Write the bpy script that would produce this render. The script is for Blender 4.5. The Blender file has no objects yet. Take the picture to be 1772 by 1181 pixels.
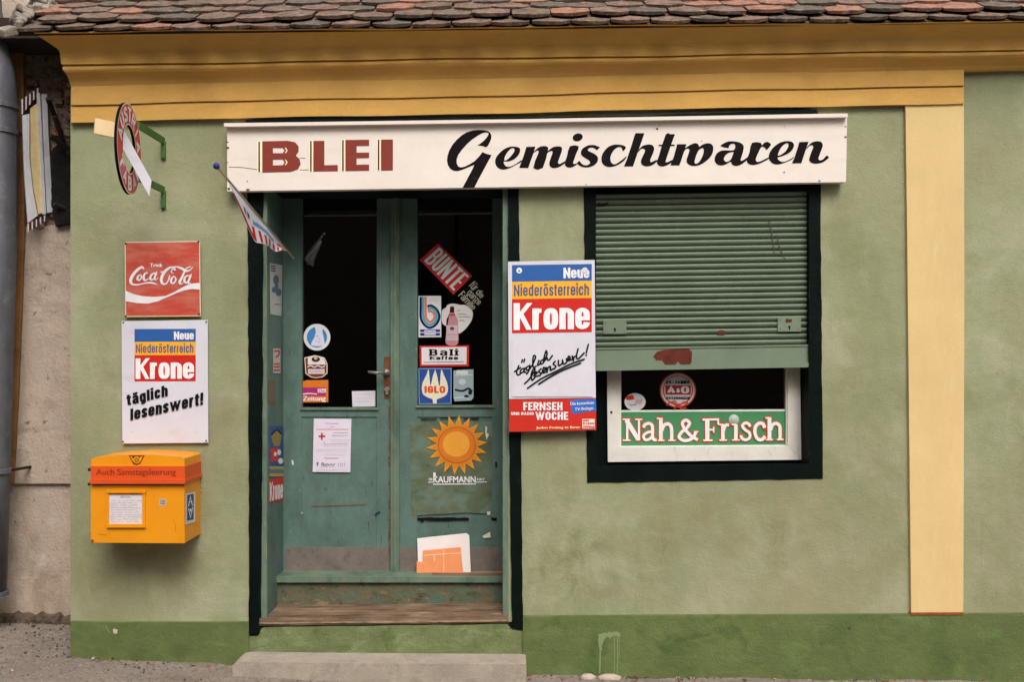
import bpy, math, random
from mathutils import Vector, Matrix
from mathutils.geometry import tessellate_polygon
random.seed(7)
R = math.radians
sc = bpy.context.scene
COL = sc.collection

# ------------------------------------------------------------------ camera, world, sun, exposure
D, PX, HX, HY = 5.0, 350.0, 886.0, 620.0      # distance to the facade, picture units per metre there, eye axis
EYE = 1.566
cam = bpy.data.cameras.new("camera"); camo = bpy.data.objects.new("camera", cam); COL.objects.link(camo)
camo.location = (0, -D, EYE); camo.rotation_euler = (R(90), 0, 0)
cam.sensor_width = 36; cam.lens = 35.55; cam.shift_y = 29.5/1772; cam.clip_end = 9000
sc.camera = camo

SUN_EL, SUN_AZ = 49, 12        # azimuth measured from straight in front of the facade, minus = from the left
world = bpy.data.worlds.new("World"); sc.world = world; world.use_nodes = True
wn = world.node_tree.nodes; wl = world.node_tree.links
sky = wn.new("ShaderNodeTexSky"); sky.sky_type = 'NISHITA'; sky.sun_disc = False
sky.sun_elevation = R(SUN_EL); sky.sun_rotation = R(180-SUN_AZ)
sky.air_density = 1.0; sky.dust_density = 6.0; sky.ozone_density = 1.0
hs = wn.new("ShaderNodeHueSaturation"); hs.inputs['Saturation'].default_value = 0.22
tint = wn.new("ShaderNodeMix"); tint.data_type = 'RGBA'; tint.blend_type = 'MULTIPLY'; tint.inputs[0].default_value = 1
tint.inputs[7].default_value = (1.0, 0.985, 0.965, 1)
wl.new(sky.outputs[0], hs.inputs['Color']); wl.new(hs.outputs[0], tint.inputs[6])
wl.new(tint.outputs[2], wn['Background'].inputs['Color']); wn['Background'].inputs['Strength'].default_value = 0.15
sun = bpy.data.lights.new("sun", 'SUN'); sun.energy = 1.5; sun.angle = R(30); sun.color = (1, .965, .915)
suno = bpy.data.objects.new("sun", sun); COL.objects.link(suno)
suno.rotation_euler = (R(90-SUN_EL), 0, R(SUN_AZ)); suno.location = (-2, -6, 8)
sc.view_settings.view_transform = 'Standard'; sc.view_settings.look = 'None'
sc.view_settings.gamma = 1; sc.view_settings.use_curve_mapping = False
sc.view_settings.exposure = 0.28

# ------------------------------------------------------------------ helpers
def lin(c): 
    return tuple(((v/255)/12.92 if v/255 <= .04045 else ((v/255+.055)/1.055)**2.4) for v in c)
def P(px, py, d=0.0):
    s = (D+d)/D
    return Vector(((px-HX)/PX*s, d, EYE+(HY-py)/PX*s))
def plane(d):                               # vertical plane parallel to the facade, d metres behind it
    return lambda x, y, off=0.0: P(x, y, d)+Vector((0, -off, 0))
def side_plane(X, nx=1):                    # vertical plane at right angles to the facade
    def f(x, y, off=0.0):
        s = X*PX/(x-HX); d = D*(s-1)
        return Vector((X+nx*off, d, EYE+(HY-y)/PX*s))
    return f

class MB:
    def __init__(self): self.v = []; self.f = []; self.m = []
    def add(self, vs, fs, mi=0):
        b = len(self.v); self.v += [Vector(v) for v in vs]
        self.f += [tuple(i+b for i in f) for f in fs]; self.m += [mi]*len(fs)
    def prism(self, front, back, mi=0, holes=()):
        n = len(front)
        tess = [tuple(t) for t in tessellate_polygon([front])] if n > 4 else [tuple(range(n))]
        self.add(front, tess, mi); self.add(back, [tuple(reversed(t)) for t in tess], mi)
        self.add(list(front)+list(back), [(i, n+i, n+(i+1) % n, (i+1) % n) for i in range(n)], mi)
    def pp(self, pts, df, db, mi=0):        # outline given at depth df, pushed straight back to db
        fr = [P(x, y, df) for x, y in pts]
        self.prism(fr, [Vector((p.x, db, p.z)) for p in fr], mi)
    def rect(self, x0, y0, x1, y1, df, db, mi=0, sl=0.0):   # sl = rise towards the right end
        self.pp([(x0, y0), (x1, y0-sl), (x1, y1-sl), (x0, y1)], df, db, mi)
    def box(self, c, s, mi=0, rot=None):
        vs = []
        for z in (-1, 1):
            for y in (-1, 1):
                for x in (-1, 1):
                    p = Vector((x*s[0]/2, y*s[1]/2, z*s[2]/2))
                    if rot: p = rot @ p
                    vs.append(p+Vector(c))
        self.add(vs, [(0, 2, 3, 1), (4, 5, 7, 6), (0, 1, 5, 4), (2, 6, 7, 3), (0, 4, 6, 2), (1, 3, 7, 5)], mi)
    def tube(self, pts, r, n=10, mi=0, cap=True):
        pts = [Vector(p) for p in pts]; rs = r if isinstance(r, (list, tuple)) else [r]*len(pts)
        vs = []
        for i, p in enumerate(pts):
            t = (pts[min(i+1, len(pts)-1)]-pts[max(i-1, 0)]).normalized()
            a = t.cross(Vector((0, 0, 1)) if abs(t.z) < .9 else Vector((1, 0, 0))).normalized(); b = t.cross(a)
            vs += [p+(a*math.cos(k*2*math.pi/n)+b*math.sin(k*2*math.pi/n))*rs[i] for k in range(n)]
        fs = [(i*n+k, i*n+(k+1) % n, (i+1)*n+(k+1) % n, (i+1)*n+k) for i in range(len(pts)-1) for k in range(n)]
        if cap: fs += [tuple(range(n)), tuple(range((len(pts)-1)*n, len(pts)*n))]
        self.add(vs, fs, mi)

MATS = {}
def nd(nt, t, **kw):
    n = nt.nodes.new(t)
    for k, v in kw.items(): setattr(n, k, v)
    return n
def mathn(nt, op, a, b=None, clamp=False):
    n = nd(nt, 'ShaderNodeMath', operation=op, use_clamp=clamp)
    for i, v in ((0, a), (1, b)):
        if v is None: continue
        if isinstance(v, (int, float)): n.inputs[i].default_value = v
        else: nt.links.new(v, n.inputs[i])
    return n.outputs[0]
def mixc(nt, fac, a, b):
    n = nd(nt, 'ShaderNodeMix', data_type='RGBA')
    if isinstance(fac, (int, float)): n.inputs[0].default_value = fac
    else: nt.links.new(fac, n.inputs[0])
    for i, v in ((6, a), (7, b)):
        if isinstance(v, tuple): n.inputs[i].default_value = (*v[:3], 1)
        else: nt.links.new(v, n.inputs[i])
    return n.outputs[2]
def noise(nt, vec, scale, detail=4, rough=.6, dist=0.0):
    n = nd(nt, 'ShaderNodeTexNoise'); n.inputs['Scale'].default_value = scale; n.inputs['Detail'].default_value = detail
    n.inputs['Roughness'].default_value = rough; n.inputs['Distortion'].default_value = dist
    nt.links.new(vec, n.inputs['Vector']); return n.outputs['Fac']
def ramp(nt, v, lo, hi):
    n = nd(nt, 'ShaderNodeMapRange'); n.inputs['From Min'].default_value = lo; n.inputs['From Max'].default_value = hi
    nt.links.new(v, n.inputs['Value']); return n.outputs['Result']
def scaled(nt, vec, s):
    n = nd(nt, 'ShaderNodeVectorMath', operation='MULTIPLY'); nt.links.new(vec, n.inputs[0]); n.inputs[1].default_value = s
    return n.outputs[0]
def mat(name, col, rough=.7, var=.08, vs=6, bump=0.0, bs=120, layers=(), metal=0.0, spec=.3, rnd=None):
    """layers: (colour, noise scale vector, lo, hi, strength) - patches of another colour"""
    if name in MATS: return MATS[name]
    m = bpy.data.materials.new(name); m.use_nodes = True; nt = m.node_tree; b = nt.nodes['Principled BSDF']
    b.inputs['Roughness'].default_value = rough; b.inputs['Metallic'].default_value = metal
    b.inputs['Specular IOR Level'].default_value = spec
    geo = nd(nt, 'ShaderNodeNewGeometry').outputs['Position']
    c = lin(col)
    dark = tuple(v*(1-var*2) for v in c); light = tuple(min(1, v*(1+var*1.2)) for v in c)
    cur = mixc(nt, ramp(nt, noise(nt, geo, vs, 6, .65), .3, .7), dark, light)
    fine = noise(nt, geo, vs*14, 3, .7)
    cur = mixc(nt, mathn(nt, 'MULTIPLY', ramp(nt, fine, .35, .7), var*1.5), cur, tuple(v*.6 for v in c))
    for (lc, s, lo, hi, st) in layers:
        v = scaled(nt, geo, s) if isinstance(s, tuple) else geo
        f = noise(nt, v, 1 if isinstance(s, tuple) else s, 7, .65, .3)
        cur = mixc(nt, mathn(nt, 'MULTIPLY', ramp(nt, f, lo, hi), st), cur, lin(lc))
    if rnd:                                 # colour differs from piece to piece
        oi = nd(nt, 'ShaderNodeObjectInfo').outputs['Random']
        for (rc, lo, hi, st) in rnd:
            cur = mixc(nt, mathn(nt, 'MULTIPLY', ramp(nt, oi, lo, hi), st), cur, lin(rc))
        f = noise(nt, geo, 22, 6, .7)
        cur = mixc(nt, mathn(nt, 'MULTIPLY', ramp(nt, f, .48, .62), .75), cur, lin((60, 56, 50)))
        f = noise(nt, scaled(nt, geo, (9, 9, 20)), 3, 6, .7)
        cur = mixc(nt, mathn(nt, 'MULTIPLY', ramp(nt, f, .56, .68), .55), cur, lin((178, 170, 152)))
    nt.links.new(cur, b.inputs['Base Color'])
    if bump:
        bn = nd(nt, 'ShaderNodeBump'); bn.inputs['Strength'].default_value = .6; bn.inputs['Distance'].default_value = bump
        h = mathn(nt, 'ADD', noise(nt, geo, bs, 4, .65), mathn(nt, 'MULTIPLY', noise(nt, geo, bs/8, 4, .6), 2.0))
        nt.links.new(h, bn.inputs['Height']); nt.links.new(bn.outputs[0], b.inputs['Normal'])
    MATS[name] = m; return m
def stains(m, spots):
    nt = m.node_tree; b = nt.nodes['Principled BSDF']; cur = b.inputs['Base Color'].links[0].from_socket
    geo = nd(nt, 'ShaderNodeNewGeometry').outputs['Position']
    for (c, rad, col, st, sc_) in spots:
        warp = nd(nt, 'ShaderNodeTexNoise'); warp.inputs['Scale'].default_value = 5; nt.links.new(geo, warp.inputs['Vector'])
        off = nd(nt, 'ShaderNodeVectorMath', operation='MULTIPLY_ADD'); nt.links.new(warp.outputs['Color'], off.inputs[0]); off.inputs[1].default_value = (rad[0]*1.1,)*3; nt.links.new(geo, off.inputs[2])
        sub = nd(nt, 'ShaderNodeVectorMath', operation='SUBTRACT'); nt.links.new(off.outputs[0], sub.inputs[0]); sub.inputs[1].default_value = (c.x+rad[0]*.55, c.y+rad[0]*.55, c.z+rad[0]*.55)
        dv = nd(nt, 'ShaderNodeVectorMath', operation='MULTIPLY'); nt.links.new(sub.outputs[0], dv.inputs[0]); dv.inputs[1].default_value = (1/rad[0], .3, 1/rad[1])
        ln = nd(nt, 'ShaderNodeVectorMath', operation='LENGTH'); nt.links.new(dv.outputs[0], ln.inputs[0])
        mask = ramp(nt, ln.outputs['Value'], 1.0, .35)
        f = ramp(nt, noise(nt, geo, sc_, 6, .65, .6), .4, .62)
        k = mathn(nt, 'MULTIPLY', mathn(nt, 'MULTIPLY', mask, f, True), st)
        cur = mixc(nt, k, cur, lin(col))
    nt.links.new(cur, b.inputs['Base Color'])
def ink(col, rough=.45):                    # flat print on signs and stickers
    return mat("ink_%d_%d_%d" % tuple(col), col, rough if sum(col) > 150 else .7, .04, 9, spec=.25 if sum(col) > 150 else .08, layers=((tuple(min(255, int(v*.8+44)) for v in col), (9, 9, 22), .58, .7, .28),))

def finish(me, mats, smooth=False):
    for m in (mats if isinstance(mats, (list, tuple)) else [mats]): me.materials.append(m)
    if smooth:
        for p in me.polygons: p.use_smooth = True
def tag(o, label=None, cat=None, group=None, kind=None):
    if label: o['label'] = label
    if cat: o['category'] = cat
    if group: o['group'] = group
    if kind: o['kind'] = kind
    return o
def origin(o):
    v = Vector((0, 0, 0))
    while o: v += o.location; o = o.parent
    return v
def split_obj(name, mb, mats, parent, **kw):   # loose pieces of a builder become parts of their own
    n = len(mb.v); root = list(range(n))
    def fd(i):
        while root[i] != i: root[i] = root[root[i]]; i = root[i]
        return i
    for f in mb.f:
        for i in f[1:]: root[fd(i)] = fd(f[0])
    comps = {}
    for f, m in zip(mb.f, mb.m): comps.setdefault(fd(f[0]), []).append((f, m))
    out = []
    for fs in comps.values():
        ids = sorted({i for f, _ in fs for i in f}); mp = {i: k for k, i in enumerate(ids)}; q = MB()
        q.v = [mb.v[i] for i in ids]; q.f = [tuple(mp[i] for i in f) for f, _ in fs]; q.m = [m for _, m in fs]
        out.append(obj(name, q, mats, parent, **kw))
    return out
def obj(name, mb, mats, parent=None, bevel=0, smooth=False, seg=2, base=False):
    me = bpy.data.meshes.new(name)
    lo = [min(v[i] for v in mb.v) for i in range(3)]; hi = [max(v[i] for v in mb.v) for i in range(3)]
    c = Vector([(lo[i]+hi[i])/2 for i in range(3)])
    if base: c.z = lo[2]
    me.from_pydata([tuple(v-c) for v in mb.v], [], mb.f)
    me.polygons.foreach_set('material_index', mb.m)
    finish(me, mats, smooth); me.update()
    o = bpy.data.objects.new(name, me); COL.objects.link(o)
    o.location = c-(origin(parent) if parent else Vector((0, 0, 0)))
    if parent: o.parent = parent
    if bevel:
        b = o.modifiers.new('bevel', 'BEVEL'); b.width = bevel; b.segments = seg; b.limit_method = 'ANGLE'; b.angle_limit = R(35)
    return o
def thing(name, loc, label, cat, group=None):
    o = bpy.data.objects.new(name, None); COL.objects.link(o); o.location = loc; o.empty_display_size = .1
    return tag(o, label, cat, group)
def dup(o, loc, parent, rot=None):
    c = o.copy(); COL.objects.link(c); c.parent = parent; c.location = loc
    if rot is not None: c.rotation_euler = rot
    return c

# ---- drawing on surfaces: everything is (x, y) in the sheet's own units, mapped onto the surface with a hair of offset
TINY = [0]
def smooth_path(pts, n=6, closed=False):
    q = []; N = len(pts)
    for i in range(N if closed else N-1):
        g = lambda k: pts[k % N] if closed else pts[max(0, min(N-1, k))]
        p0, p1, p2, p3 = g(i-1), g(i), g(i+1), g(i+2)
        for t in range(n):
            t /= n
            q.append(tuple(.5*((2*b)+(-a+c)*t+(2*a-5*b+4*c-d)*t*t+(-a+3*b-3*c+d)*t**3) for a, b, c, d in zip(p0, p1, p2, p3)))
    if not closed: q.append(tuple(pts[-1]))
    return q
def ribbon(pts, w, sx=1.0, sy=1.0, closed=False):
    """pts (x,y[,w]) -> left/right outlines; pen of width w stretched by sx, sy"""
    L, Rr = [], []; n = len(pts)
    for i, p in enumerate(pts):
        a = pts[(i-1) % n] if (closed or i) else p; b = pts[(i+1) % n] if (closed or i < n-1) else p
        def nrm(u, v):
            dx, dy = (v[0]-u[0])/sx, (v[1]-u[1])/sy; l = math.hypot(dx, dy) or 1e-9
            return (-dy/l, dx/l)
        n1 = nrm(a, p) if a is not p else nrm(p, b); n2 = nrm(p, b) if b is not p else n1
        mx, my = n1[0]+n2[0], n1[1]+n2[1]; l = math.hypot(mx, my) or 1e-9; mx /= l; my /= l
        k = 1/max(.45, mx*n1[0]+my*n1[1]); hw = (p[2] if len(p) > 2 else w)/2*k
        L.append((p[0]+mx*hw*sx, p[1]+my*hw*sy)); Rr.append((p[0]-mx*hw*sx, p[1]-my*hw*sy))
    return L, Rr
class Sheet:
    """collects flat print: fn maps (x, y, off) to the surface; xf maps tracing units to fn's units"""
    def __init__(self, fn, xf=None, base=.0008):
        self.fn = fn; self.xf = xf or (lambda x, y: (x, y)); self.mb = MB(); self.mats = []; self.lv = base; self.k = 0
    def _m(self, col):
        m = ink(col) if isinstance(col, tuple) else col
        if m not in self.mats: self.mats.append(m)
        return self.mats.index(m)
    def layer(self): self.lv += max(.0006, self.k*.00004+.0003); self.k = 0; return self
    def _off(self): self.k += 1; return self.lv+self.k*.00004
    def put(self, pts, faces, col, ramp=False):
        o = self._off()
        n = len(pts); h = n//2 if ramp else n
        vs = [self.fn(*self.xf(x, y), o+(.00003*(i % h)/h if ramp else 0)) for i, (x, y) in enumerate(pts)]
        self.mb.add(vs, faces, self._m(col))
    def poly(self, pts, col, holes=()):
        loops = [[Vector((p[0], p[1], 0)) for p in l] for l in [pts, *holes]]
        allp = [(v.x, v.y) for l in loops for v in l]
        self.put(allp, [tuple(t) for t in tessellate_polygon(loops)], col)
    def rect(self, x0, y0, x1, y1, col, sl=0):
        self.put([(x0, y0), (x1, y0-sl), (x1, y1-sl), (x0, y1)], [(0, 1, 2, 3)], col)
    def ell(self, cx, cy, rx, ry, col, rot=0, n=32):
        c, s = math.cos(rot), math.sin(rot)
        self.put([(cx+rx*math.cos(t)*c-ry*math.sin(t)*s, cy+rx*math.cos(t)*s+ry*math.sin(t)*c) for t in [k*2*math.pi/n for k in range(n)]],
                 [tuple(range(n))], col)
    def line(self, pts, w, col, smooth=True, closed=False, n=5, round_=True):
        ww = [p if len(p) > 2 else (*p, w) for p in pts]
        q = smooth_path(ww, n, closed) if smooth and len(pts) > 2 else ww
        L, Rr = ribbon(q, w, closed=closed); m = len(q)
        self.put(L+Rr, [(i, (i+1) % m, m+(i+1) % m, m+i) for i in range(m if closed else m-1)], col, ramp=not closed)
        if round_ and not closed:
            for e in (q[0], q[-1]): self.ell(e[0], e[1], abs(e[2])/2, abs(e[2])/2, col, n=10)
    def quadmap(self, quad):
        tl, tr, br, bl = quad
        return lambda u, v: tuple((bl[i]*(1-u)+br[i]*u)*(1-v)+(tl[i]*(1-u)+tr[i]*u)*v for i in (0, 1))
    def grot(self, text, quad, col, sx=.26, sy=.15, gap=.1, wd=.62, serif=False, lift=True):
        g = GROT(text, sx, sy, gap, wd, serif); q = self.quadmap(quad)
        for pts, fs in g: self.put([q(x, y) for x, y in pts], fs, col, ramp=True)
    def font(self, text, quad, col, heavy=0.0, heavy_y=0.0, sp=1.0):
        v, f = FONT(text, sp); q = self.quadmap(quad)
        for dx, dy in ({(0, 0), (heavy, 0), (heavy, heavy_y), (0, heavy_y)} if (heavy or heavy_y) else {(0, 0)}):
            self.put([q(x+dx, y+dy) for x, y in v], f, col)
    def done(self, name, parent=None):
        if parent and name in ('scratches', 'paint_drips', 'nail_marks', 'creases'): return split_obj(name, self.mb, self.mats, parent)[0]
        return obj(name, self.mb, self.mats, parent)
def Q(x0, y0, x1, y1, sl=0): return ((x0, y0), (x1, y0-sl), (x1, y1-sl), (x0, y1))

_fc = {}
def FONT(text, sp=1.0):
    if (text, sp) in _fc: return _fc[(text, sp)]
    cu = bpy.data.curves.new('type', 'FONT'); cu.body = text; cu.space_character = sp; cu.resolution_u = 4
    o = bpy.data.objects.new('type', cu); COL.objects.link(o)
    me = bpy.data.meshes.new_from_object(o.evaluated_get(bpy.context.evaluated_depsgraph_get()))
    v = [(p.co.x, p.co.y) for p in me.vertices]; f = [tuple(p.vertices) for p in me.polygons]
    bpy.data.objects.remove(o); bpy.data.curves.remove(cu); bpy.data.meshes.remove(me)
    x0 = min(p[0] for p in v); x1 = max(p[0] for p in v); y1 = max(p[1] for p in v)
    _fc[(text, sp)] = ([((p[0]-x0)/(x1-x0), p[1]/y1) for p in v], f)
    return _fc[(text, sp)]

X = .76
def arcp(pts): return smooth_path(pts, 5)
def G_(c):
    """skeleton strokes of a heavy grotesque: (points, closed); x 0..1 over the glyph, y 0..1 cap height; second value = width factor"""
    up = lambda H: [((0, 0), (0, H))]
    ring = lambda y0, y1: [(.5+.5*math.copysign(abs(math.cos(t))**.75, math.cos(t)), (y0+y1)/2+(y1-y0)/2*math.copysign(abs(math.sin(t))**.75, math.sin(t))) for t in [k*2*math.pi/24 for k in range(24)]]
    n_arch = arcp([(0, X*.62), (.08, X*.88), (.5, X), (.92, X*.88), (1, X*.66)])+[(1, 0)]
    u_arch = [(0, X)]+arcp([(0, X*.34), (.08, X*.1), (.5, 0), (.92, X*.12), (1, X*.38)])
    A = {
     'o': ([(ring(0, X), 1)], 1), 'ö': ([(ring(0, X), 1), ([(.2, 1.03), (.2, 1.05)], 0), ([(.8, 1.03), (.8, 1.05)], 0)], 1),
     'O': ([(ring(0, 1), 1)], 1.08), '0': ([(ring(0, 1), 1)], 1),
     'n': ([([(0, 0), (0, X)], 0), (n_arch, 0)], 1), 'u': ([(u_arch, 0), ([(1, 0), (1, X)], 0)], 1),
     'r': ([([(0, 0), (0, X)], 0), (arcp([(0, X*.5), (.12, X*.82), (.5, X*.97), (1, X*.98)]), 0)], .55),
     'e': ([([(0, X*.5), (1, X*.5)]+arcp([(1, X*.62), (.92, X*.88), (.5, X), (.08, X*.88), (0, X*.5), (.08, X*.12), (.5, 0), (.9, X*.1), (1, X*.28)]), 0)], 1),
     'c': ([(arcp([(1, X*.66), (.9, X*.9), (.5, X), (.08, X*.88), (0, X*.5), (.08, X*.12), (.5, 0), (.9, X*.1), (1, X*.32)]), 0)], .95),
     's': ([(arcp([(1, X*.72), (.85, X*.95), (.5, X), (.08, X*.9), (.05, X*.66), (.5, X*.5), (.95, X*.34), (.92, X*.1), (.5, 0), (.12, X*.06), (0, X*.28)]), 0)], .9),
     'a': ([(arcp([(.05, X*.72), (.15, X*.93), (.5, X), (.9, X*.9), (1, X*.7)])+[(1, 0)], 0), (arcp([(1, X*.56), (.5, X*.52), (.05, X*.38), (0, X*.2), (.15, X*.02), (.5, 0), (.85, X*.1), (1, X*.3)]), 0)], 1),
     'h': ([([(0, 0), (0, 1)], 0), (n_arch, 0)], 1), 'd': ([([(1, 0), (1, 1)], 0), (ring(0, X), 1)], 1),
     'g': ([(ring(0, X), 1), ([(1, X)]+arcp([(1, 0), (.9, -.18), (.5, -.25), (.05, -.18)]), 0)], 1),
     'b': ([([(0, 0), (0, 1)], 0), (ring(0, X), 1)], 1),
     'l': ([([(.5, 0), (.5, 1)], 0)], 0), 'i': ([([(.5, 0), (.5, X)], 0), ([(.5, 1.05), (.5, 1.08)], 0)], 0),
     't': ([([(.35, .98)]+arcp([(.35, .2), (.5, .02), (1, 0)]), 0), ([(0, X), (1, X)], 0)], .55),
     'f': ([(arcp([(1, 1), (.5, .97), (.35, .8)])+[(.35, 0)], 0), ([(0, X), (1, X)], 0)], .55),
     'w': ([([(0, X), (.25, 0)], 0), ([(.25, 0), (.5, X)], 0), ([(.5, X), (.75, 0)], 0), ([(.75, 0), (1, X)], 0)], 1.75), 'k': ([([(0, 0), (0, 1)], 0), ([(1, X), (.1, X*.42)], 0), ([(.3, X*.55), (1, 0)], 0)], 1),
     'K': ([([(0, 0), (0, 1)], 0), ([(1, 1), (.12, .46)], 0), ([(.35, .62), (1, 0)], 0)], 1.2),
     'N': ([([(0, 0), (0, 1)], 0), ([(1, 0), (1, 1)], 0), ([(0, 1), (1, 0)], 0)], 1.2),
     'H': ([([(0, 0), (0, 1)], 0), ([(1, 0), (1, 1)], 0), ([(0, .5), (1, .5)], 0)], 1.05),
     'F': ([([(0, 0), (0, 1), (1, 1)], 0), ([(0, .5), (.85, .5)], 0)], .85), 'E': ([([(1, 0), (0, 0), (0, 1), (1, 1)], 0), ([(0, .5), (.9, .5)], 0)], .88),
     'L': ([([(1, 0), (0, 0), (0, 1)], 0)], .85), 'T': ([([(.5, 0), (.5, 1)], 0), ([(0, 1), (1, 1)], 0)], .95), 'I': ([([(.5, 0), (.5, 1)], 0)], 0),
     'U': ([([(0, 1)]+arcp([(0, .3), (.1, .08), (.5, 0), (.9, .08), (1, .3)])+[(1, 1)], 0)], 1.05),
     'C': ([(arcp([(1, .7), (.9, .93), (.5, 1), (.08, .9), (0, .5), (.08, .1), (.5, 0), (.9, .07), (1, .3)]), 0)], 1.02),
     'G': ([(arcp([(1, .72), (.9, .93), (.5, 1), (.08, .9), (0, .5), (.08, .1), (.5, 0), (.9, .07), (1, .3)])+[(1, .5), (.6, .5)], 0)], 1.05),
     'S': ([(arcp([(1, .74), (.85, .96), (.5, 1), (.08, .92), (.03, .7), (.5, .52), (.97, .32), (.92, .08), (.5, 0), (.12, .05), (0, .27)]), 0)], 1),
     'B': ([([(0, 0), (0, 1)], 0), ([(0, 1)]+arcp([(.6, 1), (.95, .9), (.95, .62), (.6, .52)])+[(0, .52)], 0), (arcp([(.6, .52), (1, .42), (1, .1), (.6, 0)])+[(0, 0)], 0)], 1.05),
     'R': ([([(0, 0), (0, 1)]+arcp([(.6, 1), (1, .9), (1, .6), (.6, .5)])+[(0, .5)], 0), ([(.5, .5), (1, 0)], 0)], 1.05),
     'D': ([([(0, 0), (0, 1)]+arcp([(.5, 1), (.95, .85), (1, .5), (.95, .15), (.5, 0)])+[(0, 0)], 0)], 1.05),
     'A': ([([(0, 0), (.5, 1), (1, 0)], 0), ([(.2, .3), (.8, .3)], 0)], 1.15), 'V': ([([(0, 1), (.5, 0), (1, 1)], 0)], 1.1),
     'W': ([([(0, 1), (.25, 0)], 0), ([(.25, 0), (.5, 1)], 0), ([(.5, 1), (.75, 0)], 0), ([(.75, 0), (1, 1)], 0)], 1.8), 'M': ([([(0, 0), (0, 1), (.5, .15), (1, 1), (1, 0)], 0)], 1.4),
     'J': ([([(1, 1)]+arcp([(1, .3), (.85, .06), (.4, 0), (0, .15)]), 0)], .8), 'P': ([([(0, 0), (0, 1)]+arcp([(.6, 1), (1, .9), (1, .55), (.6, .45)])+[(0, .45)], 0)], 1),
     'Z': ([([(0, 1), (1, 1), (0, 0), (1, 0)], 0)], 1), '2': ([(arcp([(0, .75), (.2, .97), (.6, 1), (1, .75), (.6, .4)])+[(0, 0), (1, 0)], 0)], .9),
     '5': ([([(1, 1), (.1, 1), (.05, .55)]+arcp([(.5, .62), (1, .45), (.95, .1), (.5, 0), (0, .12)]), 0)], .9),
     '!': ([([(.5, .36), (.5, 1)], 0), ([(.5, .0), (.5, .06)], 0)], 0), '.': ([([(.5, 0), (.5, .05)], 0)], 0), '-': ([([(0, .4), (1, .4)], 0)], .55),
     '&': ([(arcp([(1, .5), (.75, .1), (.35, 0), (.02, .2), (.3, .5), (.7, .78), (.5, 1), (.2, .85), (.35, .6), (1, 0)]), 0)], 1.15),
     'y': ([([(0, X), (.5, 0)], 0), ([(1, X), (.3, -.25)], 0)], 1), 'z': ([([(0, X), (1, X), (0, 0), (1, 0)], 0)], .9),
     'm': ([([(0, 0), (0, X)], 0), (arcp([(0, X*.62), (.06, X*.9), (.28, X), (.46, X*.88), (.5, X*.66)])+[(.5, 0)], 0), (arcp([(.5, X*.62), (.56, X*.9), (.78, X), (.96, X*.88), (1, X*.66)])+[(1, 0)], 0)], 1.6),
    }
    A['ä'] = (A['a'][0]+[([(.25, 1.03), (.25, 1.05)], 0), ([(.8, 1.03), (.8, 1.05)], 0)], 1)
    A['ü'] = (A['u'][0]+[([(.2, 1.03), (.2, 1.05)], 0), ([(.8, 1.03), (.8, 1.05)], 0)], 1)
    return A[c]
def GROT(text, sx, sy, gap, wd, serif):
    out = []; x = 0.0
    for ch in text:
        if ch == ' ': x += wd*.55; continue
        strokes, wf = G_(ch); w = max(wd*wf, sx) if wf else sx
        if wf: w = max(w, sx*(1.6 if ch in 'rtf' else 1.85))
        for pts, cl in strokes:
            q = [(x+sx/2+p[0]*(w-sx) if wf else x+sx/2, sy/2+p[1]*(1-sy)) for p in pts]
            if not cl and len(q) == 2 and abs(q[0][0]-q[1][0]) < 1e-6:      # run vertical stems out to the full height
                a, b = sorted(q, key=lambda p: p[1]); q = [(a[0], a[1]-sy/2), (b[0], b[1]+sy/2)]
                if serif:
                    for yy in (q[0][1]+sy/2, q[1][1]-sy/2):
                        if wf or abs(q[1][1]-q[0][1]) > .3:
                            z = [(q[0][0]-sx*.8, yy), (q[0][0]+sx*.8, yy)]
                            L, Rr = ribbon(z, 1, sx, sy); out.append((L+Rr, [(0, 1, 3, 2)]))
            elif not cl:
                q = list(q)
                for e, f in ((0, 1), (-1, -2)):
                    if abs(q[e][0]-q[f][0]) < 1e-6 and abs(q[e][1]-q[f][1]) > 1e-6:
                        q[e] = (q[e][0], q[e][1]+math.copysign(sy/2, q[e][1]-q[f][1]))
                    elif abs(q[e][1]-q[f][1]) < .2*abs(q[e][0]-q[f][0]):
                        q[e] = (q[e][0]+math.copysign(sx*(.5 if len(q) == 2 or abs(q[e][1]-q[f][1]) < 1e-6 else .35), q[e][0]-q[f][0]), q[e][1])
            if not cl and len(q) == 2 and abs(q[0][0]-q[1][0]) > 1e-6 and abs(q[0][1]-q[1][1]) > .3:    # diagonals end flush
                a, b = q; ps = sx*.82; sh = ps/2*1.04; dy = sy/2
                e = 1 if b[1] > a[1] else -1; k = (b[0]-a[0])/(b[1]-a[1]); A_ = (a[0]-k*e*dy, a[1]-e*dy); B_ = (b[0]+k*e*dy, b[1]+e*dy)
                out.append(([(A_[0]-sh, A_[1]), (B_[0]-sh, B_[1]), (A_[0]+sh, A_[1]), (B_[0]+sh, B_[1])], [(0, 1, 3, 2)])); continue
            L, Rr = ribbon(q, 1, sx, sy, cl); m = len(q)
            out.append((L+Rr, [(i, (i+1) % m, m+(i+1) % m, m+i) for i in range(m if cl else m-1)]))
        x += w+gap
    x -= gap
    return [([(a/x, b) for a, b in pts], f) for pts, f in out]
def tr(ox, oy, s): return lambda x, y: (ox+x/s, oy+y/s)

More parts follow.
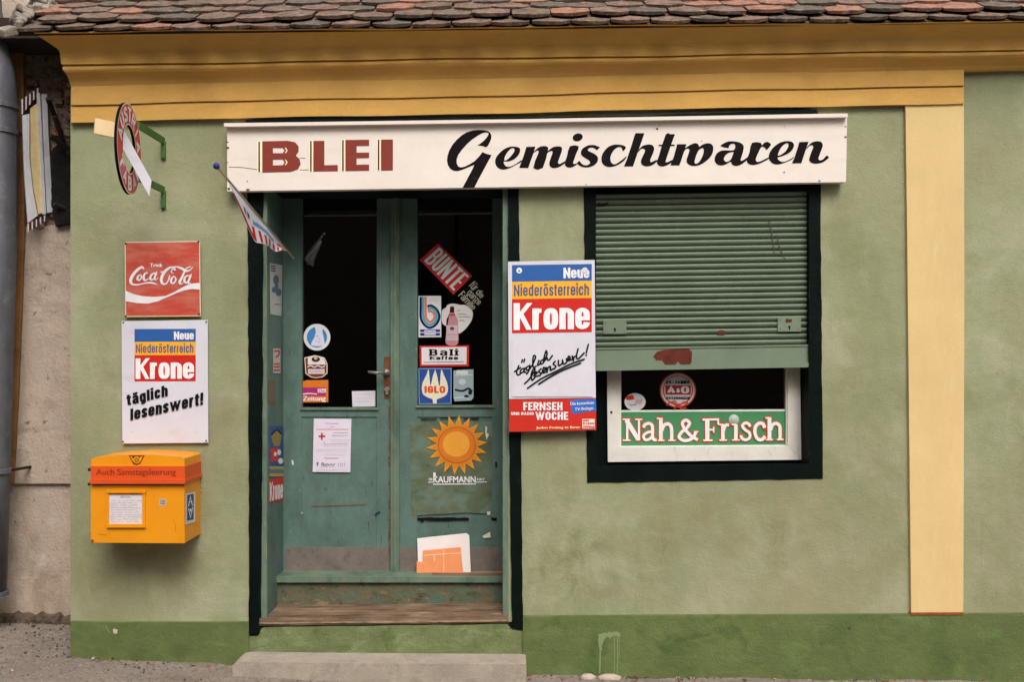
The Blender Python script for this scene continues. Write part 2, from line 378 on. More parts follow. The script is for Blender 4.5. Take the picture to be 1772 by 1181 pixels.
# ------------------------------------------------------------------ materials of the place
PLASTER = mat('green_plaster', (144, 148, 114), .9, .08, 1.6, bump=.004, bs=130, layers=(
    ((164, 160, 136), 1.7, .5, .62, .6), ((120, 122, 84), 2.6, .52, .64, .5), ((128, 124, 92), (1.2, 1.2, .5), .5, .62, .45), ((112, 116, 74), (5, 5, 1.2), .60, .72, .35),
    ((172, 170, 146), (14, 14, 3), .58, .74, .3), ((110, 106, 78), 70, .69, .72, .6), ((186, 182, 164), 90, .71, .735, .7), ((136, 134, 104), 3.3, .585, .6, .3), ((150, 142, 112), 1.1, .5, .65, .35)))
PLINTH = mat('plinth_paint', (94, 106, 60), .85, .1, 3, bump=.005, bs=110, layers=(
    ((104, 128, 74), (6, 6, 12), .52, .72, .5), ((62, 86, 36), 4, .52, .66, .5), ((112, 132, 86), (3, 3, 30), .6, .72, .35)))
STEPPLINTH = mat('worn_plinth_paint', (108, 118, 76), .85, .12, 5, bump=.006, bs=100, layers=(
    ((140, 152, 110), (7, 7, 16), .5, .7, .55), ((70, 92, 40), 9, .54, .66, .6)))
YELLOW = mat('cornice_yellow', (204, 158, 84), .85, .06, 2.5, bump=.003, bs=60, layers=(((176, 132, 62), (3, 3, 14), .52, .7, .35), ((216, 176, 104), (2, 2, 9), .56, .72, .4)))
CREAM = mat('pilaster_cream', (210, 182, 128), .85, .03, 3, bump=.0012, bs=90, layers=(((190, 160, 112), (2, 2, .6), .5, .66, .45), ((176, 150, 110), 50, .68, .72, .6), ((218, 196, 156), (9, 9, 1.5), .55, .7, .4)))
ROOFT = mat('upper_roof', (112, 92, 80), .95, .15, 6, bump=.02, bs=20)
BLACKP = mat('black_green_paint', (11, 20, 17), .6, .2, 6, bump=.003, bs=50, layers=(((28, 42, 36), 9, .6, .72, .4),), spec=.05)
DOORP = mat('door_paint', (86, 110, 102), .55, .1, 5, bump=.002, bs=60, spec=.3, layers=(
    ((66, 86, 72), (10, 10, 4), .5, .66, .6), ((104, 130, 122), (6, 6, 3), .56, .7, .5), ((98, 92, 60), (26, 26, 8), .6, .68, .6),
    ((46, 40, 28), (60, 60, 14), .63, .69, .8), ((150, 152, 130), (70, 70, 24), .66, .7, .6)))
FRAMEP = mat('frame_paint', (100, 118, 100), .6, .1, 6, bump=.002, bs=70, layers=(
    ((60, 82, 70), (9, 9, 3), .5, .64, .7), ((138, 132, 96), (40, 40, 6), .6, .7, .6), ((70, 52, 34), (60, 60, 9), .64, .71, .8)))
OLIVE = mat('olive_repaint', (88, 98, 74), .6, .1, 7, bump=.001, layers=(((98, 118, 106), (7, 7, 9), .46, .6, .75), ((56, 66, 42), (8, 8, 22), .54, .7, .5)))
KICK = mat('kick_band', (112, 102, 96), .8, .12, 9, bump=.001, layers=(((84, 76, 66), 30, .54, .66, .6),))
OLDWOOD = mat('weathered_wood', (120, 98, 78), .85, .18, 8, bump=.006, bs=40, layers=(
    ((64, 44, 30), (4, 30, 60), .48, .62, .8), ((166, 148, 124), (3, 20, 44), .54, .68, .6), ((94, 58, 36), (7, 20, 40), .56, .68, .7)))
RISER = mat('dirty_riser', (92, 90, 68), .85, .16, 7, bump=.006, bs=50, layers=(((150, 122, 92), (10, 10, 26), .58, .62, .7), ((36, 34, 26), (5, 5, 16), .56, .64, .7), 
    ((104, 92, 70), (6, 6, 12), .46, .6, .8), ((66, 98, 84), (12, 12, 34), .52, .6, .8), ((50, 44, 32), (14, 14, 22), .58, .68, .7)))
SHUTTER = mat('shutter_paint', (108, 122, 102), .6, .05, 6, bump=.0006, layers=(((90, 106, 88), (5, 5, 3), .54, .7, .5), ((134, 144, 120), (16, 16, 5), .6, .72, .4)))
RUST = mat('rust', (92, 38, 24), .85, .2, 20, bump=.002)
RUSTO = mat('bright_rust', (146, 76, 40), .85, .22, 30, bump=.001)
WHITEP = mat('white_window_paint', (216, 210, 200), .55, .04, 9, bump=.001, layers=(((170, 160, 142), (20, 20, 8), .6, .7, .6),))
BOARD = mat('signboard_paint', (222, 210, 200), .6, .03, 3, bump=.0006, layers=(((208, 196, 182), (3, 3, 14), .55, .7, .45), ((188, 176, 156), (40, 40, 8), .66, .74, .4)))
ENAMEL = mat('white_enamel', (206, 203, 212), .35, .03, 5, spec=.4, layers=(((188, 180, 176), (4, 4, 12), .56, .7, .5), ((150, 120, 96), 40, .68, .74, .6)))
ENAMELR = mat('red_enamel', (196, 42, 30), .4, .05, 5, spec=.4)
COLA = mat('faded_red_enamel', (184, 70, 54), .45, .06, 5, spec=.3, layers=(((190, 112, 96), (5, 5, 16), .42, .6, .7), ((176, 48, 30), 7, .54, .68, .6)))
STEEL = mat('dull_steel', (150, 146, 140), .4, .1, 30, metal=.6)
SCREW = mat('dark_screw', (44, 36, 32), .6, .1, 30, metal=.3)
STONE = mat('step_concrete', (160, 148, 134), .9, .08, 9, bump=.005, bs=130, layers=(((128, 116, 102), 14, .52, .68, .6), ((182, 172, 158), 30, .58, .7, .5)))
ASPH = mat('pavement_asphalt', (134, 122, 112), .95, .12, 7, bump=.012, bs=90, layers=(
    ((90, 80, 72), 60, .52, .6, .8), ((178, 170, 160), 110, .6, .66, .8), ((112, 98, 84), 3, .5, .66, .5), ((150, 140, 128), 24, .55, .66, .5)))
ROADM = mat('road_asphalt', (128, 124, 118), .95, .12, 4, bump=.01, bs=90)
TILE = mat('clay_tile', (128, 102, 88), .9, .15, 12, bump=.006, bs=70, rnd=(((92, 84, 74), .25, .35, .85), ((118, 94, 80), .6, .64, .8), ((160, 112, 92), .86, .88, .8)))
MORTAR = mat('verge_mortar', (150, 140, 128), .95, .15, 20, bump=.01, bs=60, layers=(((70, 64, 58), 16, .5, .62, .8),))
DARKW = mat('dark_timber', (52, 42, 34), .9, .2, 10, bump=.004)
BEIGE = mat('beige_plaster', (178, 160, 144), .95, .08, 4, bump=.008, bs=70, layers=(
    ((132, 112, 94), (5, 5, 3), .52, .66, .6), ((196, 182, 168), 7, .55, .68, .5), ((98, 80, 64), 26, .62, .68, .8), ((120, 100, 80), (2, 2, 9), .56, .7, .5)))
OCHRE = mat('ochre_band', (150, 108, 68), .95, .12, 5, bump=.006, layers=(((110, 78, 50), 9, .5, .66, .6),))
RUBBLE = mat('rubble_mortar', (146, 126, 108), .95, .15, 14, bump=.02, bs=60, layers=(((70, 54, 42), 22, .5, .6, .8), ((160, 144, 124), 30, .58, .66, .6), ((120, 72, 56), 12, .6, .66, .6)))
BRICK = mat('old_brick', (128, 92, 72), .95, .15, 20, bump=.008, layers=(((78, 58, 46), 18, .5, .62, .7),), rnd=(((156, 138, 118), .3, .6, .7), ((120, 70, 54), .8, .84, .8)))
PIPE = mat('zinc_pipe', (108, 108, 114), .5, .1, 8, metal=.3, layers=(((78, 80, 90), (14, 14, 3), .5, .66, .6), ((146, 146, 152), 12, .58, .68, .4)))
POSTY = mat('post_yellow', (222, 142, 18), .4, .03, 6, spec=.4, layers=(((206, 122, 10), (8, 8, 5), .56, .7, .4),))
POSTO = mat('post_orange', (206, 78, 26), .45, .04, 6, spec=.4)
BRACKET = mat('green_bracket', (66, 104, 50), .6, .12, 20)
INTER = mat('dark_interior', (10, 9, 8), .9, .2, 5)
INTERB = mat('dim_goods', (110, 76, 60), .9, .3, 14)
GLASS = bpy.data.materials.new('window_glass'); GLASS.use_nodes = True
_n = GLASS.node_tree; _n.nodes.remove(_n.nodes['Principled BSDF'])
_t = nd(_n, 'ShaderNodeBsdfTransparent'); _t.inputs[0].default_value = (.82, .84, .82, 1)
_g = nd(_n, 'ShaderNodeBsdfGlossy'); _g.inputs['Roughness'].default_value = .01
_f = nd(_n, 'ShaderNodeFresnel'); _f.inputs['IOR'].default_value = 1.85
_x = nd(_n, 'ShaderNodeMixShader'); _n.links.new(_f.outputs[0], _x.inputs[0]); _n.links.new(_t.outputs[0], _x.inputs[1]); _n.links.new(_g.outputs[0], _x.inputs[2])
_n.links.new(_x.outputs[0], _n.nodes['Material Output'].inputs[0])
MATS['window_glass'] = GLASS

def wobble(pts, amp, step=14):              # hand-painted, slightly wavering outline
    out = []; n = len(pts)
    for i in range(n):
        a, b = pts[i], pts[(i+1) % n]; k = max(1, int(math.hypot(b[0]-a[0], b[1]-a[1])/step))
        for j in range(k):
            t = j/k; e = amp if j else 0
            out.append((a[0]+(b[0]-a[0])*t+random.uniform(-e, e), a[1]+(b[1]-a[1])*t+random.uniform(-e, e)))
    return out

stains(PLASTER, [(P(1010, 975, 0), (.32, .22), (112, 110, 76), .75, 9), (P(1135, 955, 0), (.14, .2), (116, 114, 80), .7, 12), (P(1080, 990, 0), (.3, .2), (166, 164, 136), .4, 5),
    (P(1200, 900, 0), (.75, .16), (132, 126, 88), .6, 6), (P(1380, 960, 0), (.5, .3), (166, 162, 136), .4, 4), (P(1640, 640, 0), (.1, .1), (120, 116, 84), .8, 14), (P(990, 1040, 0), (.5, .1), (124, 122, 90), .5, 9),
    (P(1500, 560, 0), (.22, .9), (122, 124, 88), .5, 3), (P(250, 990, 0), (.5, .14), (122, 120, 84), .55, 6), (P(395, 560, 0), (.1, .7), (126, 126, 90), .5, 5), (P(180, 480, 0), (.14, .6), (130, 130, 94), .5, 4), (P(1720, 900, 0), (.3, .4), (134, 132, 98), .4, 4)])
stains(PLINTH, [(P(1100, 1085, 0), (.9, .06), (66, 80, 40), .7, 9), (P(1500, 1150, 0), (1.2, .07), (74, 84, 50), .6, 7), (P(250, 1130, 0), (.4, .06), (64, 78, 40), .6, 8)])

# ================================================================== GROUND
def zg(x, y):
    ks = [(-9, .2), (-2.6, .125), (-2.18, .094), (-1.39, .051), (.05, 0.0), (2.5, -.029), (9, -.06)]
    z = ks[0][1] if x < ks[0][0] else ks[-1][1]
    for (a, za), (b, zb) in zip(ks, ks[1:]):
        if a <= x <= b: z = za+(zb-za)*(x-a)/(b-a)
    return z+(y*.02 if y < 0 else y*.03)
mb = MB()
xs = [-9+i*.09 for i in range(201)]; ys = [-2.0, -1.5, -1.0, -.7]+[-.5+.05*i for i in range(25)]
idx = {}
for j, y in enumerate(ys):
    for i, x in enumerate(xs):
        a = .004 if y > -.6 else .002
        mb.v.append(Vector((x, y, zg(x, y)+random.uniform(-a, a)+.006*math.sin(x*7+y*11))))
for j in range(len(ys)-1):
    for i in range(len(xs)-1):
        k = j*len(xs)+i; mb.f.append((k, k+1, k+1+len(xs), k+len(xs))); mb.m.append(0)
tag(obj('pavement', mb, ASPH, smooth=True), kind='structure')
mb = MB(); mb.box((0, -2.09, -.11), (18, .16, .18)); tag(obj('kerb', mb, STONE, bevel=.01), kind='structure')
mb = MB(); mb.add([(-400, -2.16, -.2), (400, -2.16, -.2), (400, -400, -.2), (-400, -400, -.2)], [(0, 3, 2, 1)])
tag(obj('road', mb, ROADM), kind='structure')
mb = MB(); mb.add([(-3000, 3000, -.21), (3000, 3000, -.21), (3000, -3000, -.21), (-3000, -3000, -.21)], [(0, 3, 2, 1)])
tag(obj('ground', mb, ASPH), kind='structure')

# ================================================================== SHOP BUILDING
shop = thing('shop_building', P(900, 1168, .2), 'low green plastered corner shop with yellow cornice, tiled eaves, double door and shuttered window', 'shop')
# --- plaster wall
mb = MB()
def cell(x0, y0l, x1, y0r, y1l, y1r, m=0): mb.add([P(x0, y0l), P(x1, y0r), P(x1, y1r), P(x0, y1l)], [(0, 3, 2, 1)], m)
WX = [122, 450, 880, 1030, 1400, 2500]
TOPY = 95; PLY = lambda x: 1078-(x-122)*.0091
DT, WT, WB = 318, 312, 822
for a, b in zip(WX, WX[1:]):
    if (a, b) == (450, 880): cell(a, TOPY, b, TOPY, DT, DT)
    elif (a, b) == (1030, 1400):
        cell(a, TOPY, b, TOPY, WT, WT); cell(a, WB, b, WB-4, PLY(a)+6, PLY(b)+6)
    else: cell(a, TOPY, b, TOPY, PLY(a)+6, PLY(b)+6)
# reveals
def rev(xa, ya, xb, yb, dep): 
    p, q = P(xa, ya), P(xb, yb); mb.add([p, q, q+Vector((0, dep, 0)), p+Vector((0, dep, 0))], [(0, 1, 2, 3)])
rev(450, DT, 450, 1100, .4); rev(880, DT, 880, 1100, .4); rev(450, DT, 880, DT, .4)
rev(122, TOPY, 122, PLY(122)+6, 3.0)
obj('wall', mb, PLASTER, shop)
mb = MB(); rev(1030, WT, 1030, WB, .3); rev(1400, WT, 1400, WB-4, .3); rev(1030, WT, 1400, WT, .3); rev(1030, WB, 1400, WB-4, .3)
obj('window_reveal', mb, BLACKP, shop)
# --- plinth
mb = MB()
top = [(122, 1077), (200, 1079), (300, 1078.5), (430, 1078)]
mb.pp(wobble(top+[(430, 1176), (122, 1150)], .5, 40), -.022, .0)
mb.add([P(122, 1077, -.022), P(122, 1150, -.022), P(122, 1150, -.022)+Vector((0, 3, 0)), P(122, 1077, -.022)+Vector((0, 3, 0))], [(0, 1, 2, 3)])
mb.pp([(905, 1068), (1100, 1066.5), (1400, 1065), (1772, 1063), (2500, 1059), (2500, 1240), (905, 1200)], -.022, .0)
split_obj('plinth', mb, PLINTH, shop, bevel=.004)
mb = MB(); mb.pp(wobble([(430, 1103), (446, 1103), (454, 1087), (878, 1081), (884, 1092), (905, 1094), (905, 1178), (430, 1170)], .8, 30), -.008, .3)
obj('door_plinth', mb, STEPPLINTH, shop, bevel=.004)
# --- painted surrounds
mb = MB()
mb.pp(wobble([(428, 322), (455, 322), (454, 700), (450, 1085), (447, 1096), (431, 1099), (430, 700)], .9, 18), -.012, 0)
mb.pp(wobble([(879, 322), (898, 322), (900, 600), (903, 900), (905, 1089), (886, 1085), (880, 700)], .7, 18), -.012, 0)
split_obj('door_surround', mb, BLACKP, shop)
mb = MB()
mb.pp(wobble([(1010, 316), (1030, 316), (1032, 808), (1016, 836), (1013, 600)], .7, 18), -.004, 0)
mb.pp(wobble([(1400, 314), (1420, 314), (1422, 600), (1424, 829), (1400, 804)], .7, 18), -.004, 0)
mb.pp(wobble([(1032, 807), (1400, 803), (1424, 829.2), (1016, 836.2)], .7, 18), -.0045, 0)
split_obj('window_surround', mb, BLACKP, shop)
# --- pilaster
mb = MB(); mb.pp([(1567, 179), (1668, 179), (1669, 500), (1667, 1063), (1577, 1063), (1573, 700), (1570, 400)], -.02, 0)
obj('pilaster', mb, CREAM, shop, bevel=.004)
mb = MB(); mb.pp([(1576, 1061.5), (1668, 1061), (1668, 1065), (1576, 1065.5)], -.026, 0); obj('pilaster_foot', mb, RUSTO, shop)
# --- cornice
def prof(rows, x0f, x1, seg=40):
    m = MB(); n = len(rows)
    for i in range(seg+1):
        t = i/seg
        for (d, yl, yr, xl) in rows:
            x = xl+(x1-xl)*t; y = yl+(yr-yl)*(x-123)/(1665-123)
            p = P(x, y, d); w = .0025*math.sin(p.x*3.1+d*30)+.0015*math.sin(p.x*9+d*70)
            m.v.append(p+Vector((0, random.uniform(-.0006, .0006), w)))
    for i in range(seg):
        for j in range(n-1):
            k = i*n+j; m.f.append((k, k+1, k+1+n, k+n)); m.m.append(0)
    for s in (0, seg):
        a = s*n; ring_ = [m.v[a+j].copy() for j in range(n)]
        back = [Vector((v.x, .05, v.z)) for v in ring_]
        m.add(ring_+back, [(j, j+1, n+j+1, n+j) for j in range(n-1)])
    return m
low = [(.0, 212, 179.5, 123), (-.03, 211, 178.5, 123), (-.031, 184, 150, 123), (-.026, 183, 149, 123), (-.026, 182, 148, 123), (-.04, 180.5, 146.5, 123), (-.045, 153, 124, 123), (-.045, 148, 112, 123)]
obj('frieze', prof(low, 0, 1668), YELLOW, shop, bevel=0)
hi = [(0.0, 152, 125, 123), (-.03, 152, 124.5, 123), (-.044, 149, 120, 123), (-.05, 145, 117, 121.5), (-.062, 140, 113, 120), (-.085, 134, 109, 118), (-.12, 128, 103, 115), (-.15, 124.5, 99, 112), (-.155, 123, 97.5, 111),
      (-.165, 121, 96, 109), (-.17, 118.5, 93.5, 108), (-.168, 115, 90.5, 108), (-.15, 113.5, 89.3, 109), (-.15, 112, 88, 109), (-.185, 111, 87, 106), (-.19, 104, 80, 105), (-.192, 93, 70, 104),
      (-.2, 88, 66, 102), (-.225, 82, 61, 96), (-.27, 74, 54, 86), (-.32, 65, 47, 74), (-.37, 58, 40.5, 64), (-.41, 55, 37, 58), (-.3, 54.5, 36.5, 62)]
CK = .5
hi = [(d if d > -.06 else -.052+(d+.052)*CK, a, b, c) for d, a, b, c in hi]
obj('cornice', prof(hi, 0, 2400), YELLOW, shop)
# --- roof with separate tiles
A = P(14, 56.5, -.27); B = P(1772, 34, -.27); ex = (B-A).normalized(); PITCH = R(32)
es = Vector((0, math.cos(PITCH), math.sin(PITCH))); en = ex.cross(es).normalized()
mb = MB(); L0 = A-en*.012+es*.05; W_ = ex*6.6; up = es*4
mb.add([L0, L0+W_, L0+W_+up, L0+up, L0-en*.015, L0+W_-en*.015, L0+W_+up-en*.015, L0+up-en*.015], [(0, 1, 2, 3), (4, 7, 6, 5), (0, 4, 5, 1), (0, 3, 7, 4), (1, 5, 6, 2)])
mb.m[0] = 1
roof = obj('roof', mb, [DARKW, ROOFT], shop)
TW, TL, TP = .188, .36, .135
def tile_mesh(k):
    m = MB(); rnd = random.Random(k); prof_ = []
    n = 9
    for i in range(n):
        u = -1+2*i/(n-1); prof_.append((u*TW*.485, (abs(u)**2.6)*.044+rnd.uniform(-.004, .004)))
    outline = prof_+[(TW*.485, TL), (-TW*.485, TL)]
    th = .012
    to = lambda x, y, z: Vector((x, y, z))
    top_ = [to(x, y, th+.004*math.cos(x/TW*3)+rnd.uniform(-.0015, .0015)) for x, y in outline]; bot = [to(x*.98, y+.003, 0) for x, y in outline]
    N = len(outline)
    m.add(top_, [tuple(range(N))]); m.add(bot, [tuple(reversed(range(N)))]); m.add(top_+bot, [(i, N+i, N+(i+1) % N, (i+1) % N) for i in range(N)])
    me = bpy.data.meshes.new('tile'); me.from_pydata([tuple(v) for v in m.v], [], m.f); finish(me, TILE); return me
TM = [tile_mesh(k) for k in range(6)]
basis = Matrix((ex, es, en)).transposed()
ro = origin(roof)
for r in range(8):
    off = 0 if r % 2 == 0 else .5
    for c in range(-0, 30):
        x = (c+off+.5)*TW+random.uniform(-.006, .006)
        y = (0 if r == 0 else (r-1)*TP+.075)+random.uniform(-.014, .014)
        tilt = Matrix.Rotation(R(-4.2+random.uniform(-1.2, 1.0)), 3, 'X') @ Matrix.Rotation(R(random.uniform(-1.8, 1.8)), 3, 'Z') @ Matrix.Rotation(R(random.uniform(-1.5, 1.5)), 3, 'Y')
        o = bpy.data.objects.new('tile', random.choice(TM)); COL.objects.link(o); o.parent = roof
        lift = (0.0 if r == 0 else .022)+random.uniform(0, .006)
        p = A+ex*x+es*y+en*lift
        o.location = p-ro; o.rotation_mode = 'QUATERNION'; o.rotation_quaternion = (basis @ tilt).to_quaternion()
# mortar verge lumps at the left end of the roof
mb = MB()
for i in range(26):
    t = i/26; p = A+es*(t*.8-.01)+en*random.uniform(.0, .05)+ex*random.uniform(-.04, .05)
    s = random.uniform(.03, .07); rot = Matrix.Rotation(random.uniform(0, 3), 3, 'X') @ Matrix.Rotation(random.uniform(0, 3), 3, 'Z')
    mb.box(p, (s*1.2, s, s*.6), rot=rot)
obj('verge_mortar', mb, MORTAR, roof, bevel=.008)

# --- doorway: lining, frame, threshold
DL = .352
frame = MB()
frame.rect(453, 322, 462, 1080, -.004, .04)                   # thin front edge, left
frame.rect(870, 322, 880, 1078, .0, .34)                      # right jamb
jl = MB()
a0, a1 = P(462, 322, .0), P(462, 1072, .0)
jl.add([a0, a1, a1+Vector((0, .37, 0)), a0+Vector((0, .37, 0)), a0-Vector((.03, 0, 0)), a1-Vector((.03, 0, 0)), a1+Vector((-.03, .37, 0)), a0+Vector((-.03, .37, 0))],
       [(0, 1, 2, 3), (4, 7, 6, 5), (0, 4, 5, 1), (3, 2, 6, 7)])
df = split_obj('door_frame', frame, FRAMEP, shop, bevel=.003)[0]
obj('side_lining', jl, DOORP, df)
mb = MB(); mb.rect(453, 318, 880, 324, -.002, .37); obj('head_lining', mb, BLACKP, df)
mb = MB()
mb.pp([(449, 1071), (700, 1069), (879, 1066), (880, 1079), (700, 1081), (448, 1084)], -.012, .22)
mb.pp([(452, 1066), (878, 1061), (879, 1066.5), (452, 1071.5)], .02, .22)
obj('sill_timber', mb, OLDWOOD, df, bevel=.006)
mb = MB(); mb.pp([(458, 1050), (872, 1049), (874, 1055), (456, 1059)], .2, .24); obj('lower_moulding', mb, OLDWOOD, df, bevel=.005)
LW = mat('split_light_wood', (156, 132, 108), .9, .2, 14, bump=.004, layers=(((70, 46, 32), (6, 30, 70), .5, .6, .9), ((78, 102, 88), (9, 9, 30), .58, .64, .8)))
for k, (ya, yb, dd) in enumerate(((1067.5, 1070.5, -.004), (1075, 1077.5, -.017))):
    mb = MB(); mb.pp(wobble([(452-k*3, ya+4), (878, ya-1), (878, yb-1), (452-k*3, yb+4)], .5, 22), dd, .05); obj('sill_bead', mb, LW, df)
mb = MB(); mb.pp(wobble([(470, 1055.5), (872, 1052.5), (872, 1054.5), (470, 1057.5)], .4, 22), .192, .22); obj('sill_bead', mb, LW, df)
mb = MB(); mb.rect(478, 1008, 874, 1062, .222, .3); obj('riser', mb, RISER, df)
mb = MB(); mb.pp([(477, 999), (873, 1000), (874, 1009), (476, 1009)], .2, .39); obj('threshold_ledge', mb, FRAMEP, df, bevel=.005)
mb = MB(); mb.pp([(480, 997.5), (873, 997.5), (873, 1000.5), (480, 1000.5)], .23, .39); obj('ledge_strip', mb, OLDWOOD, df)

# --- door leaves
GD = .385
def leaf(x0, x1, g0, g1, gb):
    m = MB(); T = 322
    m.rect(x0, T, g0, 997, DL, DL+.045); m.rect(g1, T, x1, 997, DL, DL+.045)
    m.rect(g0, T, g1, 332, DL, DL+.045); m.rect(g0, gb, g1, 722, DL, DL+.045)
    m.rect(g0, 984, g1, 997, DL, DL+.045)
    L = obj('door_leaf', m, DOORP, shop, bevel=.003)
    m = MB(); m.rect(g0-2, 720, g1+2, 986, DL+.006, DL+.03); obj('panel', m, DOORP, L)
    m = MB(); m.rect(x0+3, 948, x1-2, 993, DL-.0015, DL+.01); obj('kick_band', m, KICK, L)
    m = MB(); m.rect(g0-2, 330, g1+2, gb+1, GD, GD+.004); obj('pane', m, GLASS, L)
    m = MB(); m.rect(g0-3, gb-1, g1+3, gb+3, DL-.01, DL+.02); obj('glazing_bead', m, FRAMEP, L, bevel=.002)
    return L
LL = leaf(490, 676, 522, 652, 707); RL = leaf(686, 871, 722, 852, 703)
mb = MB(); mb.rect(676, 322, 691, 995, DL-.018, DL+.02); mb.rect(681, 322, 687, 995, DL-.026, DL); obj('astragal', mb, FRAMEP, RL, bevel=.004)
mb = MB(); mb.pp(wobble([(672.5, 610), (677, 610), (677.5, 990), (672, 990)], .8, 25), DL-.002, DL+.01); obj('bare_edge', mb, mat('bare_edge', (108, 76, 52), .8, .2, 20, layers=(((88, 104, 90), (20, 20, 10), .46, .54, .9), ((70, 46, 30), 50, .55, .62, .7))), LL)
mb = MB(); mb.rect(656, 322, 661, 700, DL-.003, DL+.01); obj('stile_moulding', mb, DOORP, LL, bevel=.002)
# olive repainted field, drips and the slot under it
s = Sheet(plane(DL)); s.poly(wobble([(709, 730), (852, 730), (850, 890), (800, 888), (712, 894)], 1.2, 16), OLIVE); s.done('repainted_field', RL)
s = Sheet(plane(DL), base=.0024)
s.poly(wobble([(722, 897), (775, 896), (812, 897), (811, 901), (775, 902), (722, 901)], 1.0, 9), (18, 16, 14))
s.poly([(727, 900), (734, 899), (733, 904), (728, 904)], (18, 16, 14)); s.poly([(850, 896), (860, 897), (859, 903), (851, 901)], (18, 16, 14)); s.poly([(857, 800), (860, 800), (860, 810), (857, 809)], (18, 16, 14))
for x, y in ((727, 725), (760, 723), (800, 724)): s.poly(wobble([(x, y), (x+30, y-1), (x+28, y+2), (x+3, y+2.5)], .7, 6), (40, 38, 28))
s.done('scratches', RL)
s = Sheet(plane(DL), base=.0024)
s.line([(540, 875), (580, 874), (632, 872)], 1.6, (128, 98, 62)); s.line([(650, 891), (657, 887)], 3, (28, 40, 74)); s.line([(522, 888), (523, 889)], 3, (150, 156, 150))
s.done('scratches', LL)
# handle: rust plate, rose, lever, cylinder
mb = MB(); mb.pp(wobble([(665, 618), (676, 618), (676, 690), (665, 690)], .6, 14), DL-.004, DL+.01); hp = obj('lock_plate', mb, mat('lock_rust', (118, 66, 40), .8, .25, 40, layers=(((60, 40, 30), 60, .52, .6, .7),)), LL)
mb = MB(); c = P(669, 645, DL-.006); mb.tube([c, c+Vector((0, -.012, 0))], .017, 20); mb.tube([c, c+Vector((0, -.05, 0))], .009, 12)
e = P(637, 644, DL-.055); mb.tube([c+Vector((0, -.048, 0)), c*.5+e*.5+Vector((0, -.026, -.004)), e], [.0085, .0075, .006], 12)
obj('handle', mb, STEEL, LL, smooth=True)
mb = MB(); c = P(670, 674, DL-.004); mb.tube([c, c+Vector((0, -.016, 0))], .013, 16); mb.tube([c-Vector((0, 0, .02)), c+Vector((0, -.014, -.02))], .0085, 12); obj('lock_cylinder', mb, STEEL, LL)

# --- interior behind the door and window
mb = MB()
def room(x0, x1, y0, y1, d0, d1):
    a, b = P(x0, y0), P(x1, y1); vs = [Vector((x, y, z)) for y in (d0, d1) for z in (a.z, b.z) for x in (a.x, b.x)]
    mb.add(vs, [(4, 5, 7, 6), (0, 4, 6, 2), (1, 3, 7, 5), (0, 1, 5, 4), (2, 6, 7, 3)])
room(430, 900, 290, 1080, .41, 3.2); room(1010, 1425, 290, 850, .36, 3.0)
obj('room_lining', mb, INTER, shop)

# --- window: outer frame, white casement, pane, roller shutter
WD = .13
mb = MB(); mb.rect(1028, 600, 1051, 816, WD+.03, WD+.1); mb.rect(1386, 600, 1410, 816, WD+.03, WD+.1); mb.rect(1028, 797, 1410, 822, WD+.02, WD+.1, sl=3)
mb.rect(1028, 313, 1410, 334, .05, WD+.1, sl=2)
wf = split_obj('window_frame', mb, BLACKP, shop, bevel=.003)[0]
mb = MB(); mb.pp([(1028, 812), (1402, 808), (1402, 813), (1028, 818)], -.004, WD+.06); obj('window_sill', mb, BLACKP, wf, bevel=.004)
mb = MB()
mb.pp([(1050, 600), (1071, 600), (1072, 774), (1052, 800)], WD, WD+.05); mb.pp([(1363, 600), (1384, 600), (1387, 796), (1363, 772)], WD, WD+.05)
mb.pp([(1072, 774.5), (1363, 772.5), (1387, 796.3), (1052, 800.3)], WD-.001, WD+.05)
mb.rect(1071, 600, 1075, 774, WD+.01, WD+.05); mb.rect(1360, 600, 1364, 772, WD+.01, WD+.05)
cs = obj('casement', mb, WHITEP, shop, bevel=.003)
mb = MB(); mb.rect(1066, 560, 1368, 778, WD+.03, WD+.034); obj('pane', mb, GLASS, cs)
mb = MB(); c = P(1058, 714, WD); mb.tube([c+Vector((0, .001, 0)), c+Vector((0, -.003, 0))], .006, 10); obj('screw', mb, SCREW, cs)
# dim goods inside the window
rng = random.Random(3)
shelf = thing('display_shelf', P(1220, 830, .7), 'dim shelf of brown cartons behind the window glass', 'shelf')
mb = MB(); mb.box(P(1220, 733, .75), (1.25, .3, .02)); mb.box(P(1220, 850, .8), (1.25, .02, .5)); obj('board', mb, INTERB, shelf)
for k in range(9):
    mb = MB(); w = rng.uniform(.07, .12); h = rng.uniform(.06, .17); x = P(1078+k*34, 730, .7)
    mb.box((x.x, .72, x.z+h/2), (w, .1, h)); obj('carton', mb, INTERB, shelf, bevel=.004)

